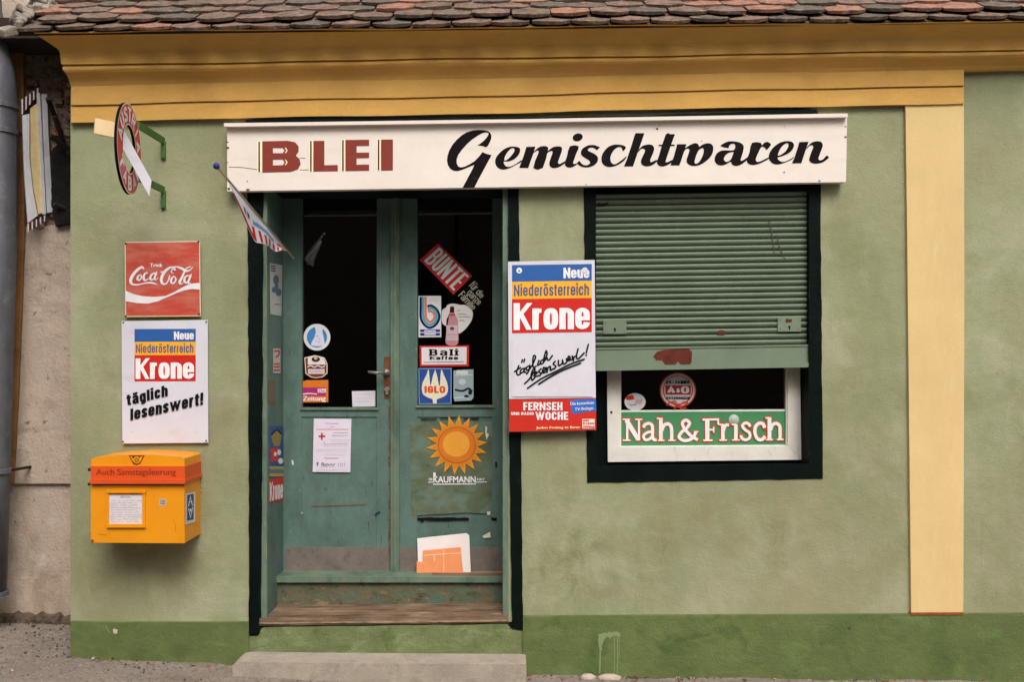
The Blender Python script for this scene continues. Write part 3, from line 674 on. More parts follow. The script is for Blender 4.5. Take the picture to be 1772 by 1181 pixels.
SD = .045
mb = MB(); mb.rect(1029, 334, 1399, 604, SD+.02, SD+.024); rs = obj('roller_shutter', mb, BLACKP, shop)
sm = MB(); x0, x1 = P(1031, 0, SD).x, P(1398, 0, SD).x; hgt = 10.35/PX*1.01
pf = [(-.5, .018), (-.5, .006), (-.34, -.001), (-.1, -.0075), (.16, -.0085), (.3, -.006), (.36, .002), (.37, .018)]
n = len(pf); sl = .015*(x1-x0)
sm.v = [Vector((x, b, a*hgt+z)) for x, z in ((-(x1-x0)/2, -sl/2), ((x1-x0)/2, sl/2)) for a, b in pf]
sm.f = [(j, j+n, j+1+n, j+1) for j in range(n-1)]+[tuple(range(n)), tuple(range(2*n-1, n-1, -1))]; sm.m = [0]*len(sm.f)
NS = 26
for k in range(NS):
    py = 338.5+k*10.27
    p = P(1214.5, py-.5, SD)
    if k == 0: sl0 = obj('slat', sm, SHUTTER, rs); base_off = sl0.location+origin(rs)
    o = sl0 if k == 0 else sl0.copy()
    if k: COL.objects.link(o)
    o.location = Vector((p.x, SD+base_off.y+random.uniform(-.0008, .0008), p.z))-origin(rs)
    o.rotation_euler = (R(random.uniform(-1.2, 1.2)), R(random.uniform(-.06, .06)), 0)
mb = MB(); mb.pp([(1031, 604), (1402, 597.5), (1403, 629), (1031, 636)], .012, .06); mb.pp([(1031, 634.5), (1403, 628), (1403, 636), (1031, 642.5)], .0, .06)
mb.pp([(1031, 602.5), (1402, 596.5), (1402, 599.5), (1031, 605.5)], .008, .05)
bb = obj('bottom_bar', mb, SHUTTER, rs, bevel=.003)
s = Sheet(plane(.012)); cr = tr(1000, 320, 2.187)
s.xf = cr
s.poly([(285, 650), (300, 632), (330, 625), (372, 622), (400, 620), (420, 620), (432, 634), (430, 672), (425, 680), (390, 682), (378, 670), (368, 682), (330, 682), (318, 665), (296, 665)], RUST)
s.done('paint_chip', bb)
s = Sheet(plane(SD-.012)); s.xf = cr; s.poly([(526, 556), (545, 549), (560, 556), (556, 567), (530, 566)], RUST); s.done('paint_chip', rs)
s = Sheet(plane(SD-.012)); s.xf = cr; s.line([(722, 130), (735, 190), (742, 258)], 3, (54, 62, 52)); s.line([(752, 190), (765, 240), (785, 285)], 3, (54, 62, 52)); s.poly(wobble([(70, 72), (118, 66), (112, 74), (82, 82)], 2, 8), (22, 26, 22)); s.done('scratches', rs)
for (xa, xb, ya, yb, rust) in ((1044, 1084, 554.5, 578, 0), (1346, 1386, 549.5, 574, 1)):
    mb = MB(); mb.rect(xa, ya, xb, yb, SD-.017, SD); lk = obj('shutter_lock', mb, SHUTTER, rs, bevel=.002)
    s = Sheet(plane(SD-.017)); cx = (xa+xb)/2
    s.ell(cx, yb-8, 2, 2, (10, 10, 10), n=12); s.rect(cx-1, yb-8, cx+1, yb-3, (10, 10, 10))
    if rust: s.poly(wobble([(cx-6, ya+2), (cx+5, ya+3), (cx+4, ya+8), (cx-7, ya+9)], .8, 5), RUST)
    for dx in (4, 36):
        for yy in (ya+4, yb-4): s.ell(xa+dx, yy, .9, .9, (70, 78, 66), n=8)
    s.done('lock_face', rs)

# ================================================================== SIGN BOARD
sb = thing('shop_signboard', P(928, 325, -.05), 'long white painted board lettered BLEI Gemischtwaren above door and window', 'sign')
mb = MB(); mb.pp([(393, 219), (1466, 202), (1464, 315), (393, 331)], -.07, -.02); obj('board', mb, BOARD, sb, bevel=.003)
mb = MB(); mb.pp([(387, 213), (900, 206), (1467, 196), (1467, 202.5), (900, 211.5), (388, 219)], -.1, -.0); obj('top_strip', mb, BOARD, sb, bevel=.003)
mb = MB(); mb.pp(wobble([(425, 207.5), (560, 206), (700, 205), (900, 203.5), (1100, 200), (1300, 193), (1413, 189), (1416, 197), (1100, 203), (900, 207), (425, 212)], .8, 18), -.05, 0); obj('shade_and_tar_strip', mb, BLACKP, sb)  # black strip paints the shade of the gap along with a tar sliver
F = plane(-.07)
BR = (128, 52, 40)
s = Sheet(F, tr(380, 180, 3.4077))
def bars(*r):
    for a in r: s.poly([(a[0], a[1]), (a[2], a[1]-(a[2]-a[0])*.012), (a[2], a[3]-(a[2]-a[0])*.012), (a[0], a[3])], a[4] if len(a) > 4 else BR)
CRM = (240, 226, 190)
for (a, b, t, bt) in ((222, 250, 216, 406), (528, 552, 214, 402), (717, 740, 208, 399), (927, 950, 205, 396)): bars((a, t, b+3, bt, CRM))
s.layer()
for (a, b, t, bt) in ((229, 238, 222, 402), (534, 543, 218, 398), (723, 732, 213, 395), (933, 942, 210, 392)): bars((a, t, b, bt, (74, 34, 28)))
s.poly([(252, 220), (400, 217), (445, 225), (466, 250), (466, 280), (450, 305), (472, 325), (478, 355), (462, 385), (420, 400), (252, 404)], BR,
       holes=[[(315, 260), (372, 259), (384, 274), (372, 290), (315, 290)], [(315, 328), (372, 327), (384, 344), (372, 361), (315, 362)]])
bars((553, 218, 618, 398), (618, 361, 697, 397), (742, 212, 808, 395), (808, 211, 882, 247), (808, 287, 882, 319), (808, 358, 882, 394), (952, 210, 1022, 392))
for y in (274, 344): s.poly([(385, y-16), (391, y-16), (402, y), (391, y+16), (385, y+16), (395, y)], CRM)
s.done('lettering', sb).name = 'lettering'
BK = (20, 15, 15)
def glyph(org, outer, holes=()):
    s.xf = tr(org[0], org[1], 9.844)
    s.poly(smooth_path(outer, 2, True) if len(outer) > 12 else outer, BK, [smooth_path(h, 2, True) for h in holes])
s = Sheet(F)
c1, c2, c3, c4, c5 = (760, 210), (900, 210), (1040, 210), (1160, 210), (1280, 210)
s.xf = tr(760, 210, 9.844)
s.poly([(650,408),(690,385),(760,330),(815,270),(840,225),(838,200),(805,188),(745,197),(660,240),(560,310),(470,390),(390,480),(325,570),(298,650),(300,720),(325,770),(370,785),(440,770),(520,730),(600,680),(660,620),(710,560),(735,522),(810,555),(893,575),(870,620),(820,710),(750,840),(680,970),(600,1125),(592,1132),(395,1136),(420,1090),(500,940),(560,830),(600,740),(540,765),(460,800),(380,830),(310,848),(250,842),(190,810),(150,750),(133,670),(140,590),(170,500),(225,400),(300,310),(380,240),(470,185),(570,155),(670,145),(760,150),(830,165),(870,195),(890,240),(885,300),(860,360),(830,415),(800,442),(730,420)], BK)
glyph(c1, [(1405,660),(1330,710),(1250,755),(1180,775),(1130,760),(1105,720),(1100,685),(1170,685),(1250,660),(1310,620),(1360,560),(1380,500),(1370,455),(1320,435),(1240,428),(1150,450),(1070,500),(1000,570),(960,640),(955,710),(980,770),(1030,810),(1090,822),(1160,812),(1240,780),(1310,740),(1390,700)], [[(1110,660),(1120,600),(1160,530),(1210,475),(1250,455),(1280,470),(1280,510),(1240,570),(1180,635),(1130,665)]])
glyph(c2, [(107,435),(262,430),(235,520),(139,795),(-16,795),(60,590)])
glyph(c2, [(235,520),(270,480),(330,435),(400,420),(460,430),(482,460),(475,490),(388,792),(224,795),(310,545),(315,510),(295,498),(260,515),(232,540)])
glyph(c2, [(460,520),(500,480),(560,440),(640,425),(700,435),(715,475),(700,540),(650,680),(650,715),(680,725),(760,680),(775,690),(760,715),(680,770),(610,795),(550,795),(505,760),(497,710),(520,630),(550,545),(550,510),(530,505),(490,520),(450,560)])
glyph(c2, [(848,425),(1000,423),(960,540),(910,680),(905,715),(930,728),(985,700),(1000,690),(960,740),(890,780),(840,790),(790,775),(762,735),(765,690),(800,590)])
s.ell(981, 272, 88, 66, BK, rot=-.3)
glyph(c2, [(1005,672),(1040,710),(1090,745),(1150,745),(1190,715),(1185,680),(1150,650),(1090,615),(1045,575),(1035,525),(1055,475),(1110,430),(1190,402),(1270,405),(1320,425),(1362,440),(1330,470),(1310,492),(1285,470),(1240,450),(1190,450),(1155,475),(1165,505),(1230,535),(1290,570),(1325,615),(1325,670),(1290,725),(1230,765),(1150,785),(1070,780),(1010,755),(975,715)])
glyph(c3, [(425,455),(380,505),(365,500),(355,460),(330,440),(290,440),(230,480),(185,540),(160,610),(165,680),(200,725),(250,728),(310,690),(380,640),(440,590),(410,650),(340,710),(260,755),(170,778),(90,770),(30,725),(8,660),(15,580),(60,500),(130,430),(220,398),(300,395),(370,405),(410,425)])
glyph(c3, [(585,200),(740,200),(545,768),(390,768),(440,650),(500,470)])
glyph(c3, [(640,490),(680,440),(740,405),(820,393),(880,410),(905,455),(895,520),(840,650),(845,690),(870,690),(940,660),(965,670),(900,730),(830,762),(760,768),(705,745),(680,700),(690,640),(745,520),(745,480),(710,465),(670,480),(630,530)])
glyph(c3, [(1103,222),(1180,220),(1258,220),(1240,270),(1105,660),(1115,695),(1150,690),(1220,655),(1200,700),(1140,740),(1060,768),(1000,762),(960,725),(955,680),(985,590)])
s.poly([(980,398),(1255,394),(1250,420),(985,424)], BK)
glyph(c4, [(115,390),(275,388),(155,750),(0,752),(60,600)])
glyph(c4, [(240,470),(290,430),(360,390),(430,370),(480,395),(490,435),(540,400),(610,375),(680,378),(725,420),(730,490),(705,570),(640,650),(560,710),(480,748),(400,760),(330,745),(280,700),(280,640),(320,520),(325,480),(295,462),(255,480),(235,510)], [[(545,455),(570,480),(560,560),(520,650),(470,710),(430,722),(412,700),(425,630),(460,530),(500,475)]])
glyph(c4, [(850,420),(920,370),(990,342),(1080,340),(1170,355),(1230,390),(1250,440),(1235,530),(1200,640),(1200,670),(1230,668),(1300,620),(1335,600),(1310,650),(1230,720),(1150,755),(1090,755),(1045,725),(1030,685),(960,725),(880,750),(810,740),(760,690),(755,630),(780,560),(840,510),(920,492),(1010,495),(1080,490),(1105,440),(1100,395),(1060,380),(1020,395),(995,430),(985,455)], [[(1075,520),(1060,580),(1030,650),(975,688),(930,680),(910,640),(930,590),(985,540)]])
glyph(c4, [(1390,365),(1540,365),(1555,410),(1600,365),(1655,350),(1700,375),(1712,405),(1640,485),(1615,455),(1575,430),(1540,450),(1500,530),(1455,640),(1465,680),(1500,690),(1560,670),(1670,615),(1675,638),(1600,680),(1500,725),(1400,745),(1330,720),(1300,670),(1320,600),(1350,520)])
glyph(c5, [(930,600),(870,640),(800,675),(740,690),(690,680),(655,650),(645,615),(700,600),(780,570),(850,530),(900,475),(925,410),(905,360),(850,338),(770,338),(690,360),(610,410),(540,480),(500,560),(495,630),(530,690),(580,725),(640,735),(720,720),(810,685),(900,640)], [[(650,580),(670,510),(710,440),(770,385),(810,370),(832,395),(820,450),(770,520),(700,570)]])
glyph(c5, [(1015,352),(1175,348),(1140,440),(1050,712),(890,716),(930,630),(990,440)])
glyph(c5, [(1140,450),(1180,400),(1240,355),(1320,338),(1385,350),(1415,395),(1405,450),(1345,610),(1345,650),(1375,665),(1430,640),(1475,585),(1520,610),(1490,645),(1420,695),(1330,718),(1250,715),(1195,685),(1185,630),(1230,500),(1255,430),(1235,408),(1190,415),(1140,470)])
s.done('lettering', sb)
s = Sheet(F); DK = (90, 66, 54)
s.line([(396, 289), (420, 290), (445, 293.5)], .9, DK); s.line([(519, 294), (534, 294)], .8, DK); s.line([(519, 273.5), (528, 273.5)], .8, DK)
for x, y, r in ((428, 314, 1.3), (429, 328.5, 3), (396, 327, 2.4), (394, 246, 1.6), (394, 256, 2.6), (394, 281, 1), (1137, 223, 2), (1141, 217, 1), (1357, 298, 1.4), (1418, 313, 1.8), (1213, 211, 1), (1014, 319.5, 1.2), (1463, 219, 1.4), (1463, 237, 2), (1214, 244, 1)):
    s.poly(wobble([(x-r, y-r*.6), (x+r, y-r*.7), (x+r*.9, y+r*.6), (x-r*.8, y+r*.8)], r*.25, r), DK)
s.line([(1357, 215), (1359, 222)], .8, (180, 166, 156))
s.done('nail_marks', sb)

# ================================================================== FLAT SIGNS ON THE WALL
def panel(name, pts, d, th, m, label, cat='sign', screws=(), sr=.006, group=None):
    t = thing(name, P(sum(p[0] for p in pts)/len(pts), max(p[1] for p in pts), d), label, cat, group)
    mb = MB(); mb.pp(pts, d-th, d); obj('panel', mb, m, t, bevel=.001, seg=1)
    for x, y in screws:
        q = MB(); c = P(x, y, d-th); q.tube([c+Vector((0, .001, 0)), c+Vector((0, -.003, 0))], sr, 10); obj('screw', q, SCREW, t)
    return t
# cola sign
ct = tr(205, 410, 7.875); qq = [(86, 70), (1100, 55), (1122, 1088), (93, 1098)]
t = panel('drinks_sign', [ct(*p) for p in qq], -.014, .006, COLA, 'square faded red enamel Coca-Cola sign with white wave, above the left newspaper sign', screws=[ct(100, 92), ct(1092, 68), ct(100, 1083), ct(1100, 1055)], sr=.005)
s = Sheet(plane(-.02), ct); WH = (226, 220, 222)
s.line([(92, 80), (98, 1090)], 13, (214, 196, 176), False, round_=False); s.line([(92, 76), (1104, 62)], 13, (214, 200, 176), False, round_=False); s.line([(1106, 62), (1116, 1080)], 13, (214, 196, 176), False, round_=False); s.line([(96, 1088), (1116, 1078)], 15, (210, 180, 130), False, round_=False)
s.layer()
s.poly([(96, 735), (200, 780), (330, 810), (480, 820), (640, 808), (760, 755), (880, 685), (980, 640), (1110, 628), (1112, 720), (1000, 712), (900, 730), (800, 765), (640, 835), (540, 880), (400, 912), (260, 905), (96, 878)], WH)
s.layer()
for st in ([(345,435,22),(315,415,32),(245,465,38),(185,545,42),(168,610,40),(195,648,26),(260,655,20),(330,640,14),(410,628,22),(480,634,22),(535,655,4)],
           [(395,492,18),(360,505,24),(345,555,32),(362,595,24),(415,570,8)],
           [(500,495,20),(455,515,24),(435,565,30),(455,590,20),(490,560,14),(520,490,22),(495,560,26),(505,590,14),(540,560,8)],
           [(585,480,24),(600,474,10)],
           [(745,495,12),(720,480,12),(745,440,16),(775,455,14),(765,425,14),(705,420,28),(630,480,38),(588,570,40),(600,635,34),(650,640,18),(685,585,14),(700,530,16)],
           [(735,415,14),(790,410,20),(860,430,30),(920,465,32),(975,455,14),(1020,410,6)], [(905,445,12),(960,415,16),(990,410,6)],
           [(900,480,22),(865,560,32),(835,620,34),(855,645,16),(890,620,8)],
           [(960,530,18),(915,545,24),(900,600,30),(925,630,18),(955,590,14),(990,520,22),(960,600,28),(955,640,16),(985,625,6)]):
    s.line(st, 20, WH)
s.line([(300,520,16),(270,540,24),(262,580,28),(290,590,20),(318,550,20),(305,520,14)], 16, WH, closed=False)
s.line([(690,560,20),(715,600,0.1)], 16, WH); s.line([(760,540,16),(728,570,26),(722,620,28),(755,635,20),(785,590,20),(775,550,16)], 16, WH)
s.font('Trink', ((430, 362), (600, 362), (600, 412), (430, 412)), WH, heavy=.03)
s.done('lettering', t)

BLUE, ORG, RED, BKK, NAVT = (44, 90, 156), (232, 168, 44), (196, 38, 30), (20, 18, 20), (74, 84, 122)
def krone_logo(s, x0, y0, x1, y1, sl=0.0, hl=(0, .24, .5, 1)):
    f = lambda a: y0+(y1-y0)*a
    w = x1-x0
    s.rect(x0, f(0), x1, f(.245), BLUE, sl); s.rect(x0, f(.245), x1, f(.5), ORG, sl); s.rect(x0, f(.5), x1, f(1), RED, sl)
    s.layer()
    e = sl/w if w else 0
    q = lambda a, b, c, d: ((x0+w*a, f(b)-w*a*e), (x0+w*c, f(b)-w*c*e), (x0+w*c, f(d)-w*c*e), (x0+w*a, f(d)-w*a*e))
    s.grot('Neue', q(.645, .05, .97, .205), WH, sx=.26, sy=.17, gap=.06)
    s.grot('Niederösterreich', q(.025, .29, .965, .455), NAVT, sx=.17, sy=.13, gap=.12, wd=.52)
    s.grot('Krone', q(.02, .56, .975, .955), (232, 228, 230), sx=.265, sy=.15, gap=.05, wd=.62)
kt = tr(205, 550, 5.25)
t = panel('newspaper_sign', [kt(*p) for p in ((28, 32), (810, 20), (815, 1138), (35, 1146))], -.012, .006, ENAMEL, 'tall white Neue Krone newspaper sign, upright bold slogan, directly above the yellow letter box', screws=[kt(45, 46), kt(797, 40), kt(42, 1128), kt(797, 1120)], sr=.004)
s = Sheet(plane(-.018), kt); krone_logo(s, 146, 104, 702, 580, 2)
s.grot('täglich', ((72, 705), (450, 610), (450, 712), (80, 800)), BKK, sx=.27, sy=.17, gap=.09, wd=.6)
s.grot('lesenswert!', ((110, 830), (773, 680), (770, 790), (110, 935)), BKK, sx=.27, sy=.17, gap=.09, wd=.6)
s.ell(125, 1042, 5, 5, (170, 160, 165)); s.ell(710, 1035, 4, 4, (170, 160, 165))
s.done('lettering', t)

t = panel('newspaper_sign', [(879, 453), (1029, 450), (1031, 689), (881, 691)], -.05, .008, ENAMEL, 'tall white newspaper sign with handwritten slogan between door and shutter', screws=[(899, 599), (1011, 597), (899, 670), (1012, 668)], sr=.005)
s = Sheet(plane(-.058)); krone_logo(s, 886, 459, 1024, 577, 2)
s.ell(898.5, 468.5, 5, 5, WH); s.layer(); s.ell(898.5, 469, 1.6, 1.6, (120, 60, 50)); s.ell(1012, 468, 5, 5, (214, 206, 214))
s.rect(886, 588, 1025, 687, (206, 202, 210))
s.layer(); s.xf = tr(875, 580, 6.5636); W_ = 17
W_ = 19
for st in ([(150,350),(125,420),(135,455),(165,448)], [(100,418),(170,372)], [(205,380),(172,400),(168,432),(200,420),(218,380),(208,420),(230,425)], [(190,282),(182,313)], [(215,277),(207,308)],
           [(272,350),(238,370),(240,402),(270,385),(276,350),(262,410),(238,445)], [(272,390),(310,330),(340,250),(318,238),(308,300),(315,370),(345,355)],
           [(378,290),(363,345),(392,330)], [(425,280),(398,300),(400,332),(428,318)], [(425,320),(468,230),(460,182),(443,230),(430,305),(468,262),(475,282),(494,285),(530,235)],
           [(215,555),(270,500),(332,400),(315,390),(290,450),(300,515),(330,485)], [(320,465),(358,430),(335,422),(335,472),(372,462)], [(402,385),(375,415),(402,440),(385,466)],
           [(410,432),(450,390),(430,372),(420,430),(458,420)], [(460,370),(470,420),(480,375),(508,360),(508,402),(540,385)], [(562,300),(540,330),(568,355),(550,388)],
           [(600,290),(600,348),(640,325),(645,290),(658,332),(692,308),(690,270)], [(700,295),(732,262),(715,243),(705,292),(748,280)], [(755,240),(768,290),(775,252),(802,240)],
           [(822,158),(803,245),(825,270),(890,205)], [(938,108),(915,205)], [(914,231),(915,233)],
           [(250,605),(400,500),(560,420),(740,330),(890,278)], [(375,560),(500,480),(650,400),(850,320)]):
    s.line([(*p, W_) for p in st], W_, BKK)
s.done('lettering', t)
t = panel('newspaper_sign', [(881, 692), (1031, 690), (1032, 745), (881, 748)], -.05, .007, ENAMELR, 'small red FERNSEH WOCHE sign below the handwritten newspaper sign')
s = Sheet(plane(-.057), tr(875, 580, 6.5636))
s.poly([(725, 755), (800, 735), (1025, 730), (1030, 860), (760, 900)], (50, 104, 190)); s.layer()
s.grot('FERNSEH', Q(200, 765, 645, 858), WH, sx=.24, sy=.18, gap=.1); s.grot('WOCHE', Q(338, 875, 710, 966), WH, sx=.24, sy=.18, gap=.1)
s.grot('UND RADIO', Q(62, 878, 318, 912), WH, sx=.24, sy=.2, gap=.12); s.font('Jeden Freitag in Ihrer', ((345, 1042), (845, 1035), (845, 1062), (345, 1068)), (238, 214, 160), heavy=.008)
s.font('Die kostenlose', ((735, 765), (1000, 750), (1000, 785), (735, 800)), WH, heavy=.008); s.font('TV-Beilage.', ((785, 830), (1000, 810), (1000, 845), (785, 862)), WH, heavy=.008)
s.rect(870, 955, 1010, 1065, (230, 214, 200)); s.layer(); s.rect(876, 965, 945, 980, RED); s.grot('Krone', Q(880, 990, 1004, 1018), RED); s.grot('Zeitung', Q(880, 1030, 1004, 1056), RED)
s.done('lettering', t)

# ================================================================== TOBACCO SIGN
tob = thing('tobacco_sign', P(283, 330, 0), 'round red and white AUSTRIA TABAK sign with cigarette, sticking out on green brackets', 'sign')
I, O = Vector((-1.727, -.30, 0)), Vector((-1.682, -.69, 0)); uu = (I-O).normalized()    # along the disc, towards the wall
ctr = (I+O)/2; ctr.z = EYE+(HY-258)/PX*(D+ctr.y)/D; nn = Vector((-uu.y, uu.x, 0)); nn = nn if nn.x > 0 else -nn
def disc(u, v, off=0.0): return ctr+uu*u+Vector((0, 0, v))+nn*off
RO, RI, TH = .205, .108, .012
mb = MB(); n = 56
for k in range(n):
    a, b = k*2*math.pi/n, (k+1)*2*math.pi/n
    q = lambda r, t, o: disc(r*math.cos(t), r*math.sin(t)*.98, o)
    mb.add([q(RO, a, 0), q(RO, b, 0), q(RI, b, 0), q(RI, a, 0)], [(0, 1, 2, 3)], 0)
    mb.add([q(RO, a, -TH), q(RO, b, -TH), q(RI, b, -TH), q(RI, a, -TH)], [(3, 2, 1, 0)], 0)
    mb.add([q(RO, a, 0), q(RO, b, 0), q(RO, b, -TH), q(RO, a, -TH)], [(3, 2, 1, 0)], 1)
    mb.add([q(RI, a, 0), q(RI, b, 0), q(RI, b, -TH), q(RI, a, -TH)], [(0, 1, 2, 3)], 1)
obj('ring', mb, [ENAMELR, BLACKP], tob)
s = Sheet(lambda x, y, off=0.0: disc(x, y, off), base=.001)
for rr in (RO*.985, RI*1.03): s.line([(rr*math.cos(k*math.pi/28), rr*math.sin(k*math.pi/28)*.98) for k in range(56)], .006, (232, 206, 190), False, closed=True)
def round_text(txt, a0, a1, flip=False):
    for k, ch in enumerate(txt):
        a = R(a0+(a1-a0)*k/(len(txt)-1)); rm = (RO+RI)/2; h = (RO-RI)*.7; w = h*.85 if ch != 'I' else h*.2
        er = Vector((math.cos(a), math.sin(a)*.98)); et = Vector((math.sin(a), -math.cos(a)))
        if flip: er = -er; et = -et
        c = Vector((rm*math.cos(a), rm*math.sin(a)*.98))
        P4 = [c-et*w/2+er*h/2, c+et*w/2+er*h/2, c+et*w/2-er*h/2, c-et*w/2-er*h/2]
        s.grot(ch, [tuple(p) for p in P4], WH, sx=.34, sy=.2, wd=.95)
round_text('AUSTRIA', 165, 15); round_text('TABAK', 212, 328, True)
s.done('lettering', tob)
def slab(pts, th, name, m, side=None):
    fr = [P(x, y, d) for x, y, d in pts]; nrm = (fr[1]-fr[0]).cross(fr[3]-fr[0]).normalized(); nrm = nrm if nrm.y > 0 else -nrm
    q = MB(); q.prism(fr, [p+nrm*th for p in fr]); return obj(name, q, m, tob, bevel=.0015)
slab([(215, 226, -.50), (262, 312, -.46), (258.5, 340, -.46), (211.5, 255, -.50)], .02, 'cigarette', ENAMEL)
slab([(165, 204, -.55), (203, 212, -.50), (201, 238.5, -.50), (163, 230.5, -.55)], .02, 'cigarette_tip', mat('filter_cream', (232, 206, 160), .5, .03, 5))
for (py0, yb) in ((246, 276), (331, 362)):
    w0 = P(283.5, py0, 0); mb = MB()
    i = Vector((w0.x, -.34, w0.z)); mb.prism([w0+Vector((-.003, 0, .022)), i+Vector((-.003, 0, .022)), i+Vector((-.003, 0, -.012)), w0+Vector((-.003, 0, -.012))], [w0+Vector((.005, 0, .022)), i+Vector((.005, 0, .022)), i+Vector((.005, 0, -.012)), w0+Vector((.005, 0, -.012))])
    z1 = EYE+(HY-yb)/PX; mb.box((w0.x, -.006, (w0.z+z1)/2), (.022, .012, abs(w0.z-z1)))
    mb.tube([Vector((w0.x, -.018, z1+.012)), Vector((w0.x, 0, z1+.012))], .008, 8)
    obj('bracket', mb, BRACKET, tob)

# ================================================================== LETTER BOX
lb = thing('letter_box', P(250, 941, -.11), 'yellow wall letter box with orange band and paper timetable under the newspaper sign', 'letter box')
LF = -.24
mb = MB(); mb.pp([(157, 838), (319, 838), (320, 941), (157, 940)], LF, 0); obj('body', mb, POSTY, lb, bevel=.004)
mb = MB(); mb.pp([(158, 794), (170, 792), (200, 789), (232, 787), (262, 787.5), (292, 789.5), (314, 791.5), (319, 794), (319.5, 812), (157.5, 812)], LF-.004, 0); obj('lid', mb, POSTY, lb, bevel=.003)
mb = MB(); mb.pp([(156.5, 807.5), (320, 807.5), (320, 832), (157.5, 832)], LF-.012, -.002); obj('orange_band', mb, POSTO, lb, bevel=.002)
mb = MB(); mb.pp([(155, 831), (320.5, 831), (320.5, 838), (155, 838)], LF-.022, -.001); obj('drip_edge', mb, POSTO, lb, bevel=.002)
mb = MB(); mb.pp([(183, 849), (252, 849), (252, 854), (183, 854)], LF-.012, LF); mb.pp([(184, 908), (251, 908), (251, 914), (184, 914)], LF-.012, LF)
mb.pp([(183.5, 854), (188, 854), (188, 908), (183.5, 908)], LF-.008, LF); mb.pp([(246, 854), (251, 854), (251, 908), (246, 908)], LF-.008, LF)
split_obj('timetable_frame', mb, POSTY, lb, bevel=.001)
s = Sheet(plane(LF)); GR = (120, 112, 118)
s.rect(188, 857, 246.5, 908, (214, 206, 208)); s.layer()
s.font('ZEITEN', Q(208, 859.5, 226, 862.5), GR)
rg = random.Random(5)
for k in range(10):
    y = 867+k*4; x = 190+rg.uniform(0, 4)
    while x < 240:
        w = rg.uniform(3, 11); s.line([(x, y+rg.uniform(-.6, .6)), (x+w/2, y+rg.uniform(-.7, .7)), (x+w, y+rg.uniform(-.6, .6))], .55, (150, 138, 138)); x += w+rg.uniform(1, 4)
s.done('timetable_paper', lb)
mb = MB(); c = P(281, 893, LF); mb.tube([c, c+Vector((0, -.006, 0))], .012, 16); mb.tube([c, c+Vector((0, -.009, 0))], .005, 10); obj('lock', mb, STEEL, lb) if False else None
for yy in (813, 838):
    mb = MB(); c = P(156, yy, LF+.02); mb.box(c, (.012, .03, .014)); obj('hinge', mb, SCREW, lb, bevel=.002)
mb = MB(); mb.rect(160, 839.5, 318, 840.6, LF-.0012, LF); obj('seam', mb, SCREW, lb)
s = Sheet(plane(LF)); s.line([(300, 900), (304, 912), (303, 921)], .7, (176, 98, 20)); s.line([(170, 925), (186, 927)], .7, (180, 104, 20)); s.poly(wobble([(158, 934), (163, 936), (161, 940), (157.5, 940)], .5, 3), (120, 66, 28)); s.done('scratches', lb)
s = Sheet(plane(LF)); s.rect(276, 864, 287.5, 875.5, (190, 176, 168)); s.layer()
for y in (866, 869, 872): s.rect(277.5, y, 286, y+1.4, (104, 92, 90))
s.done('small_label', lb)
MAR = (112, 32, 20)
s = Sheet(plane(LF-.012)); s.font('Auch Samstagsleerung', Q(166, 812, 304, 822.5), (150, 40, 22), heavy=.004); s.done('lettering', lb)
s = Sheet(plane(LF-.004), tr(145, 770, 6.563))
s.poly([(510, 124), (692, 124), (640, 220), (600, 234), (560, 220)], MAR); s.layer()
s.ell(603, 175, 40, 40, (226, 150, 24)); s.poly([(528, 134), (545, 134), (575, 190), (560, 195)], (226, 150, 24)); s.poly([(650, 134), (674, 134), (645, 190), (628, 180)], (226, 150, 24)); s.layer()
s.ell(603, 175, 25, 25, MAR); s.layer(); s.ell(603, 175, 15, 15, (226, 150, 24)); s.layer(); s.ell(603, 175, 6, 6, MAR)
s.done('post_horn_emblem', lb)
sp = side_plane(P(320, 0, LF).x+.001); s = Sheet(sp, tr(145, 770, 6.563))
s.poly([(1150, 560), (1265, 535), (1262, 880), (1150, 910)], (206, 204, 200)); s.layer(); s.poly([(1170, 575), (1245, 558), (1243, 850), (1170, 868)], (44, 70, 110)); s.layer()
s.line([(1185, 700), (1205, 590), (1228, 690)], 10, WH, False); s.line([(1190, 655), (1225, 648)], 8, WH, False); s.line([(1185, 730), (1207, 830), (1230, 715)], 10, WH, False); s.ell(1207, 745, 10, 16, WH)
s.done('side_sticker', lb)

# ================================================================== PENNANT
pen = thing('pennant', P(508, 447, .33), 'small striped advertising pennant on a stick with blue ball over the doorway', 'flag')
pa, pb = P(374.5, 287.5, -.8), P(508, 447, .30)
mb = MB(); mb.tube([pa, pb], .0055, 8); obj('stick', mb, mat('stick_wood', (214, 200, 180), .6, .05, 9), pen, smooth=True)
mb = MB(); n = 12
for i in range(n+1):
    th = math.pi*i/n
    for j in range(16): mb.v.append(pa+Vector((math.sin(th)*math.cos(j*math.pi/8), math.sin(th)*math.sin(j*math.pi/8), math.cos(th)))*.014)
for i in range(n):
    for j in range(16): mb.f.append((i*16+j, i*16+(j+1) % 16, (i+1)*16+(j+1) % 16, (i+1)*16+j)); mb.m.append(0)
obj('ball', mb, mat('blue_ball', (34, 44, 130), .4, .05, 9), pen, smooth=True)
hd = Vector((pb.x-pa.x, pb.y-pa.y, 0)).normalized(); pn = Vector((hd.y, -hd.x, 0)); pn = pn if pn.y < 0 or pn.x > 0 else -pn
def on_pen(x, y):                # point of the pennant's vertical plane seen along a line
    k = (x-HX)/PX; ke = (HY-y)/PX
    # X = k*(D+d)/D ; plane: (X-pa.x)*hd.y-(d-pa.y)*hd.x = 0
    d = (pa.x*hd.y-pa.y*hd.x-k*hd.y)/(k*hd.y/D-hd.x)
    return Vector((k*(D+d)/D, d, EYE+ke*(D+d)/D))
